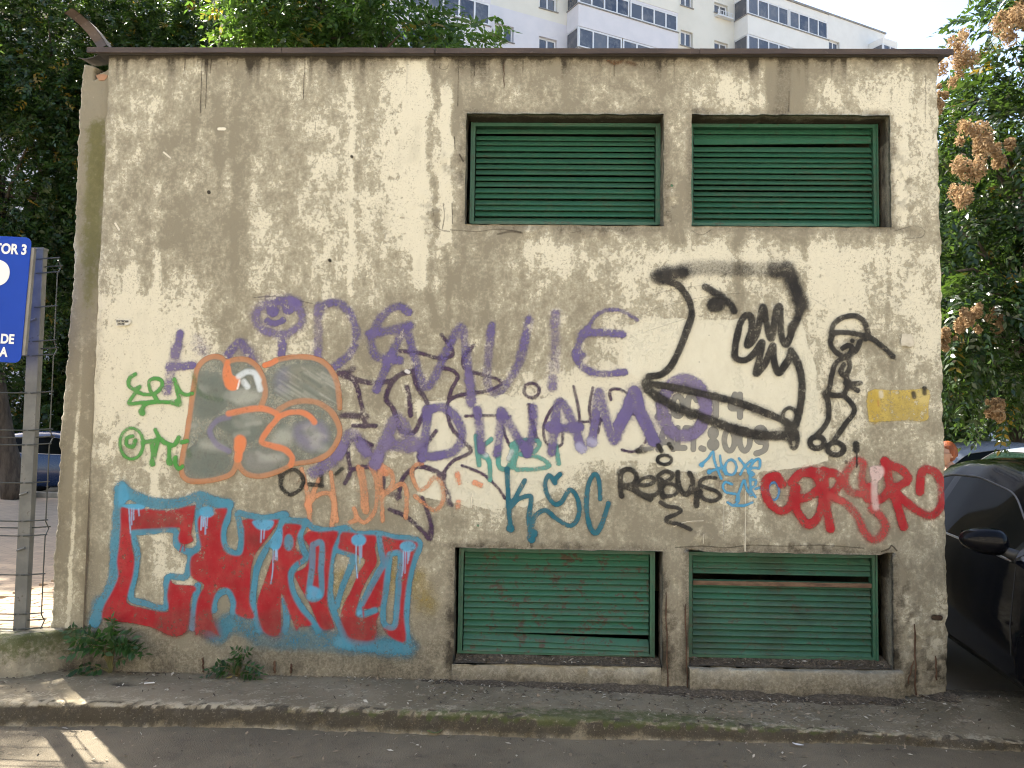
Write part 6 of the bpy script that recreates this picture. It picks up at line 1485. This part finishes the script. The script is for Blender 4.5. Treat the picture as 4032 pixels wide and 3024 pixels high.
# tree of heaven at the right, with hanging seed clusters
AIL = [(5.6, 4.6, 4.9, 1.15, 1.0, 1.2), (5.3, 4.5, 3.6, 1.0, .9, 1.2), (6.4, 4.6, 6.1, 1.3, 1.1, 1.2), (5.6, 4.7, 2.75, 1.0, .8, .85), (7.0, 4.8, 4.2, 1.4, 1.2, 1.8)]
root, rg = make_tree("tree_of_heaven", "sunlit tree with feathery leaves and brown seed clusters right of the building", (6.6, 4.9, 0), .14, AIL, 3600, 7, .42, .12, .043, M_LEAF3, seed=12, droop=.55)
def seed_mat():
    t = NT("dry_seed"); a = t.attr("tint"); r = t.sep(a.outputs["Color"])
    c = t.mix(r[0], (.27, .17, .09), (.50, .36, .20))
    p = t.bsdf(c, .8, spec=.2); tl = t.n("ShaderNodeBsdfTranslucent"); t.set(tl.inputs[0], c)
    mx = t.n("ShaderNodeMixShader"); mx.inputs[0].default_value = .35; t.set(mx.inputs[1], p.outputs[0]); t.set(mx.inputs[2], tl.outputs[0])
    return t.done(mx.outputs[0])
M_SEED = seed_mat()
def seed_cluster(c, r, h, n, root):
    m_ = 9; tt = np.linspace(0, 1, m_)           # drooping panicle: lumps strung along a hanging stalk with side branches
    ctr = np.stack([r*.75*rg.normal(size=m_)*.8, r*.5*rg.normal(size=m_), h*.9-tt*h*2.0+.25*h*rg.normal(size=m_)], -1)
    rad = r*rg.uniform(.25, .8, m_)
    w_ = rg.choice(m_, n, p=rad**2/np.sum(rad**2)); d = norm(rg.normal(size=(n, 3))); q = rg.random(n)**.45
    P = ctr[w_] + d*(q*rad[w_])[:, None]*[1, 1, 1.25]
    a = norm(rg.normal(size=(n, 3)))*.024; b = norm(np.cross(a, rg.normal(size=(n, 3))))*.009
    V = np.stack([P-a, P+b, P+a, P-b], 1).reshape(-1, 3)+np.array(c)-np.array(root.location)
    o = npmesh("seed_cluster", V, np.arange(4*n).reshape(-1, 4), M_SEED, root); tag(o, kind="stuff")
    setattr4(o, "tint", np.repeat(np.stack([rg.random(n), rg.random(n)*.8, rg.random(n), np.ones(n)], -1), 4, 0))
for u, v, dep, r, h in ((3795, 230, 8.6, .20, .26), (3960, 90, 8.8, .20, .22), (3690, 395, 8.6, .09, .18), (3800, 710, 8.5, .17, .26), (3850, 540, 8.6, .17, .16), (3930, 600, 8.8, .12, .13), (4020, 60, 9, .15, .2),
                        (3820, 1250, 8.8, .15, .13), (3720, 1330, 8.7, .08, .14), (3920, 1260, 9.1, .1, .12), (3905, 1610, 9, .11, .1)):
    a, b, c_ = ray(u, v); s_ = dep/b
    seed_cluster((a*s_, CAM[1]+dep, 1.6+c_*s_), r*.72, h*.75, 1300, root)
make_tree("added_dark_tree", "dense dark tree added to darken the gap behind the parked cars at the right", (10.5, 12.5, 0), .25, [(9.6, 12, 4.6, 2.6, 1.8, 2.6), (12, 12.5, 5.5, 3, 2, 3), (8.0, 12, 3.4, 1.8, 1.4, 1.8), (7.6, 11.6, 6.2, 1.6, 1.4, 1.6)], 13000, 3, .28, .15, .07, M_LEAF1, seed=21)  # tree added as a dark backdrop for the gap

make_tree("added_dark_tree", "dark trees added in place of deep shade behind the blue cars, far side of the courtyard", (-13.5, 20.5, 0), .25, [(-15, 20, 3.2, 2.6, 1.5, 2.8), (-12, 20.4, 3.3, 2.4, 1.5, 2.8), (-9.3, 20.2, 3.4, 2.4, 1.5, 2.9), (-6.8, 20.4, 3.2, 1.6, 1.4, 2.6), (-13.5, 20.5, 7.0, 3.6, 1.6, 2.0)], 15000, 3, .34, .2, .1, M_LEAF1, seed=27)  # trees added so the view through the fence falls into deep shade
def weed(name, label, loc, fronds, seed, yellow=0):
    rg = np.random.default_rng(seed); root = empty(name, loc); tag(root, label, "weed")
    stem = MB(); Vs = []; Fs = []; Ts = []; nb = 0
    for (bx, by, bz, dx, dy, dz, L, k, ll) in fronds:
        stem.tube([(0, 0, 0), (bx*.6, by*.6, bz*.7), (bx, by, bz)], [.004, .003, .002], 5)
        O = np.array([[bx, by, bz]]); D = norm(np.array([[dx, dy, dz]], float))
        V, F_, T = sprays(O, D, np.array([L]), k, ll, ll*.33, rg, .45, np.array([[0, -.55, .8]]) + .1*rg.normal(size=(1, 3)), .45)
        Vs.append(V); Fs.append(F_+nb); nb += len(V); T[:, 1] *= .9; Ts.append(T)
        stem.tube([tuple(O[0]), tuple(O[0]+D[0]*L*.6-[0, 0, .35*L*.36]), tuple(O[0]+D[0]*L-[0, 0, .35*L])], [.002, .0016, .001], 5)
    stem.build("stem", M_LEAF4STEM, root)
    o = npmesh("leaves", np.concatenate(Vs), np.concatenate(Fs), M_LEAF4, root); setattr4(o, "tint", np.concatenate(Ts))
    return root
M_LEAF4STEM = simple("weed_stem", (.12, .13, .05), (.16, .12, .06), 20, .7)
fr = []
for i in range(20):
    r_ = random.Random(i+5); a = r_.uniform(-.2, math.pi+.2)
    dx, dz = math.cos(a), math.sin(a)*.55+.1
    h_ = r_.uniform(.04, .24)
    fr.append((dx*.04+r_.uniform(-.03, .03), -.02-.05*r_.random(), h_, dx, -.5*r_.random()-.1, dz, r_.uniform(.14, .24), 6, r_.uniform(.055, .085)))
fr += [(.0, -.02, .22, .02, -.05, 1, .22, 5, .06), (.02, -.03, .25, .1, -.2, .9, .15, 5, .05), (-.1, -.03, .25, -.8, -.1, .45, .2, 6, .06)]
x_, y_ = pg(455, 2640, .115)
weed("weed", "larger feathery green weed at the left foot of the wall", (float(x_), -.035, .112), fr, 31)
fr = []
for i in range(13):
    r_ = random.Random(i+60); a = r_.uniform(-.1, math.pi+.1); dx, dz = math.cos(a), math.sin(a)*.5
    fr.append((dx*.05, -.02-.04*r_.random(), r_.uniform(.02, .09), dx, -.4*r_.random()-.1, dz+.05, r_.uniform(.08, .14), 4, r_.uniform(.045, .065)))
fr += [(.05, -.02, .13, .3, -.2, .6, .09, 3, .055), (.03, -.02, .14, -.4, -.2, .6, .08, 3, .05)]
x_, y_ = pg(950, 2650, .11)
weed("weed", "smaller green weed below the red letters", (float(x_), -.03, .108), fr, 44)

# ================================================================ LITTER
def scatter(name, n, fx, mat, size, seed, label=None):
    rg = np.random.default_rng(seed); P = fx(rg, n); n = len(P)
    a = rg.uniform(0, math.pi*2, n); L = size*np.minimum(rg.lognormal(0, .38, n), 1.7); W = L*rg.uniform(.12, .5, n)
    dx = np.stack([np.cos(a), np.sin(a), .25*rg.normal(size=n)], -1)*L[:, None]*.5; dw = np.stack([-np.sin(a), np.cos(a), .25*rg.normal(size=n)], -1)*W[:, None]*.5
    V = np.stack([P-dx, P+dw+[0, 0, .002], P+dx, P-dw+[0, 0, .001]], 1).reshape(-1, 3)
    o = npmesh(name, V, np.arange(4*n).reshape(-1, 4), mat); setattr4(o, "tint", np.repeat(np.stack([rg.random(n), rg.random(n)*.9, rg.random(n), np.ones(n)], -1), 4, 0))
    return o
def lit_mat():
    t = NT("dry_litter"); a = t.attr("tint"); r = t.sep(a.outputs["Color"])
    c = t.mix(t.ss(r[0], .2, .6), (.06, .046, .032), (.26, .20, .13)); c = t.mix(t.ss(r[0], .78, .9), c, (.50, .45, .35))
    return t.done(t.bsdf(c, .9))
M_LIT = lit_mat()
def pave_z(x, y): f = np.clip((y-np.interp(x, KX, KY))/(.12-np.interp(x, KX, KY)), 0, 1); return np.interp(x, KX, KZ)*(1-f)+np.interp(x, WX, WZ)*f+.007
def f1(rg, n):
    x = np.where(rg.random(n) < .55, rg.uniform(-.6, 2.5, n), rg.uniform(-3.4, 3.2, n)); y = -.01-.52*rg.random(n)**2.2
    y = np.where((x > .9) & (x < 2.3), y-.08, y); return np.stack([x, y, pave_z(x, y)], -1)
def f2(rg, n):
    x = rg.uniform(-3.6, 3.4, n); y = -.68-1.2*rg.random(n)**1.6
    return np.stack([x, y, x*0+.010], -1)
def f3(rg, n):
    w = rg.random(n) < .45; x = np.where(w, rg.uniform(-.43, .78, n), rg.uniform(1.0, 2.17, n)); y = rg.uniform(-.0, .08, n)
    return np.stack([x, y, np.where(w, .222, .234)+.016*sstep(0, .1, y)+.006*rg.random(n)], -1)
o = scatter("leaf_litter", 3200, f1, M_LIT, .021, 3); tag(o, "dry crumbs and leaf fragments along the foot of the wall", "litter", kind="stuff")
o = scatter("leaf_litter", 900, f2, M_LIT, .022, 4); tag(o, "pale leaf slivers scattered over the road", "litter", kind="stuff")
o = scatter("leaf_litter", 420, f3, M_LIT, .024, 5); tag(o, "dry leaves lying on the sills of the lower vents", "litter", kind="stuff")
def flat_leaf(name, label, u, v, z, L, W, rot, mat, curl=.2, cat="leaf"):
    x, y = pg(u, v, z); n = 7; V = []; Fq = []
    for i in range(n+1):
        t = i/n; w = W*math.sin(math.pi*min(1, t*.94+.06))**.8*.5; zc = curl*L*(t-.5)**2
        for s_ in (-1, 0, 1): 
            px_, py_ = (t-.5)*L, s_*w
            V.append((px_*math.cos(rot)-py_*math.sin(rot), px_*math.sin(rot)+py_*math.cos(rot), .004+zc+abs(s_)*.15*w))
    for i in range(n):
        for k in (0, 1): Fq.append((i*3+k, (i+1)*3+k, (i+1)*3+k+1, i*3+k+1))
    m_ = len(V); V += [(a, b, c-.0012) for a, b, c in V]; Fq += [tuple(m_+i for i in q[::-1]) for q in Fq]
    o = mobj(name, V, Fq, mat); o.location = (float(x), float(y), z); tag(o, label, cat); return o
M_GL = simple("fallen_green_leaf", (.12, .17, .05), (.17, .2, .08), 30, .6)
flat_leaf("fallen_leaf", "curled green leaf lying on the road by the kerb", 1712, 2886, .012, .085, .05, .3, M_GL, .5)
flat_leaf("paper_scrap", "small white scrap on the road by the kerb at the right", 3143, 2935, .012, .06, .022, -.5, simple("white_scrap", (.8, .79, .76)), .3, "litter")
M_WSTK = simple("white_paper_stick", (.72, .70, .65))
x_, y_ = pg(588, 2694, .12); 
o = MB().tube([(-.025, -.012, .004), (.0, .0, .005), (.026, .010, .004)], .0042, 8).build("paper_stick", M_WSTK); o.location = (float(x_), float(y_), float(pave_z(x_, y_))); tag(o, "short white stick on the pavement beside the drain hole", "litter")
M_YL = simple("yellowed_leaf", (.42, .33, .11), (.35, .24, .08), 30, .7)
flat_leaf("fallen_leaf", "left one of two yellowed leaves at the foot of the smaller weed", 900, 2672, .115, .06, .025, 1.1, M_YL, .5)
flat_leaf("fallen_leaf", "right one of two yellowed leaves at the foot of the smaller weed", 935, 2664, .115, .06, .025, 1.5, M_YL, .5)

# soil drifted against the foot of the wall
xs_ = np.linspace(-3.0, 2.55, 420); ys_ = np.linspace(-.15, .012, 9)
GX1, GY1 = np.meshgrid(xs_, ys_); base_y = np.where((GX1 > .95) & (GX1 < 2.26), -.06, 0)
GY1 = GY1+base_y
amt = sstep(-.15, 0.0, GY1-base_y+.05*(fbm(GX1*5, GX1*0, 3)-.5))*(.15+.85*sstep(-.7, .2, GX1))*sstep(.30, .62, fbm(GX1*2.2, GX1*0+6, 3)+.12)
GZ1 = pave_z(GX1, GY1)-.012+.030*amt*(.5+fbm(GX1*16, GY1*16, 3)) + .006*(vnoise(GX1*90, GY1*90)-.5)*amt
tag(npmesh("soil_drift", np.stack([GX1, GY1, GZ1], -1).reshape(-1, 3), gridfaces(420, 9), M_SOIL), "dark soil drifted along the foot of the wall", "soil", kind="stuff")
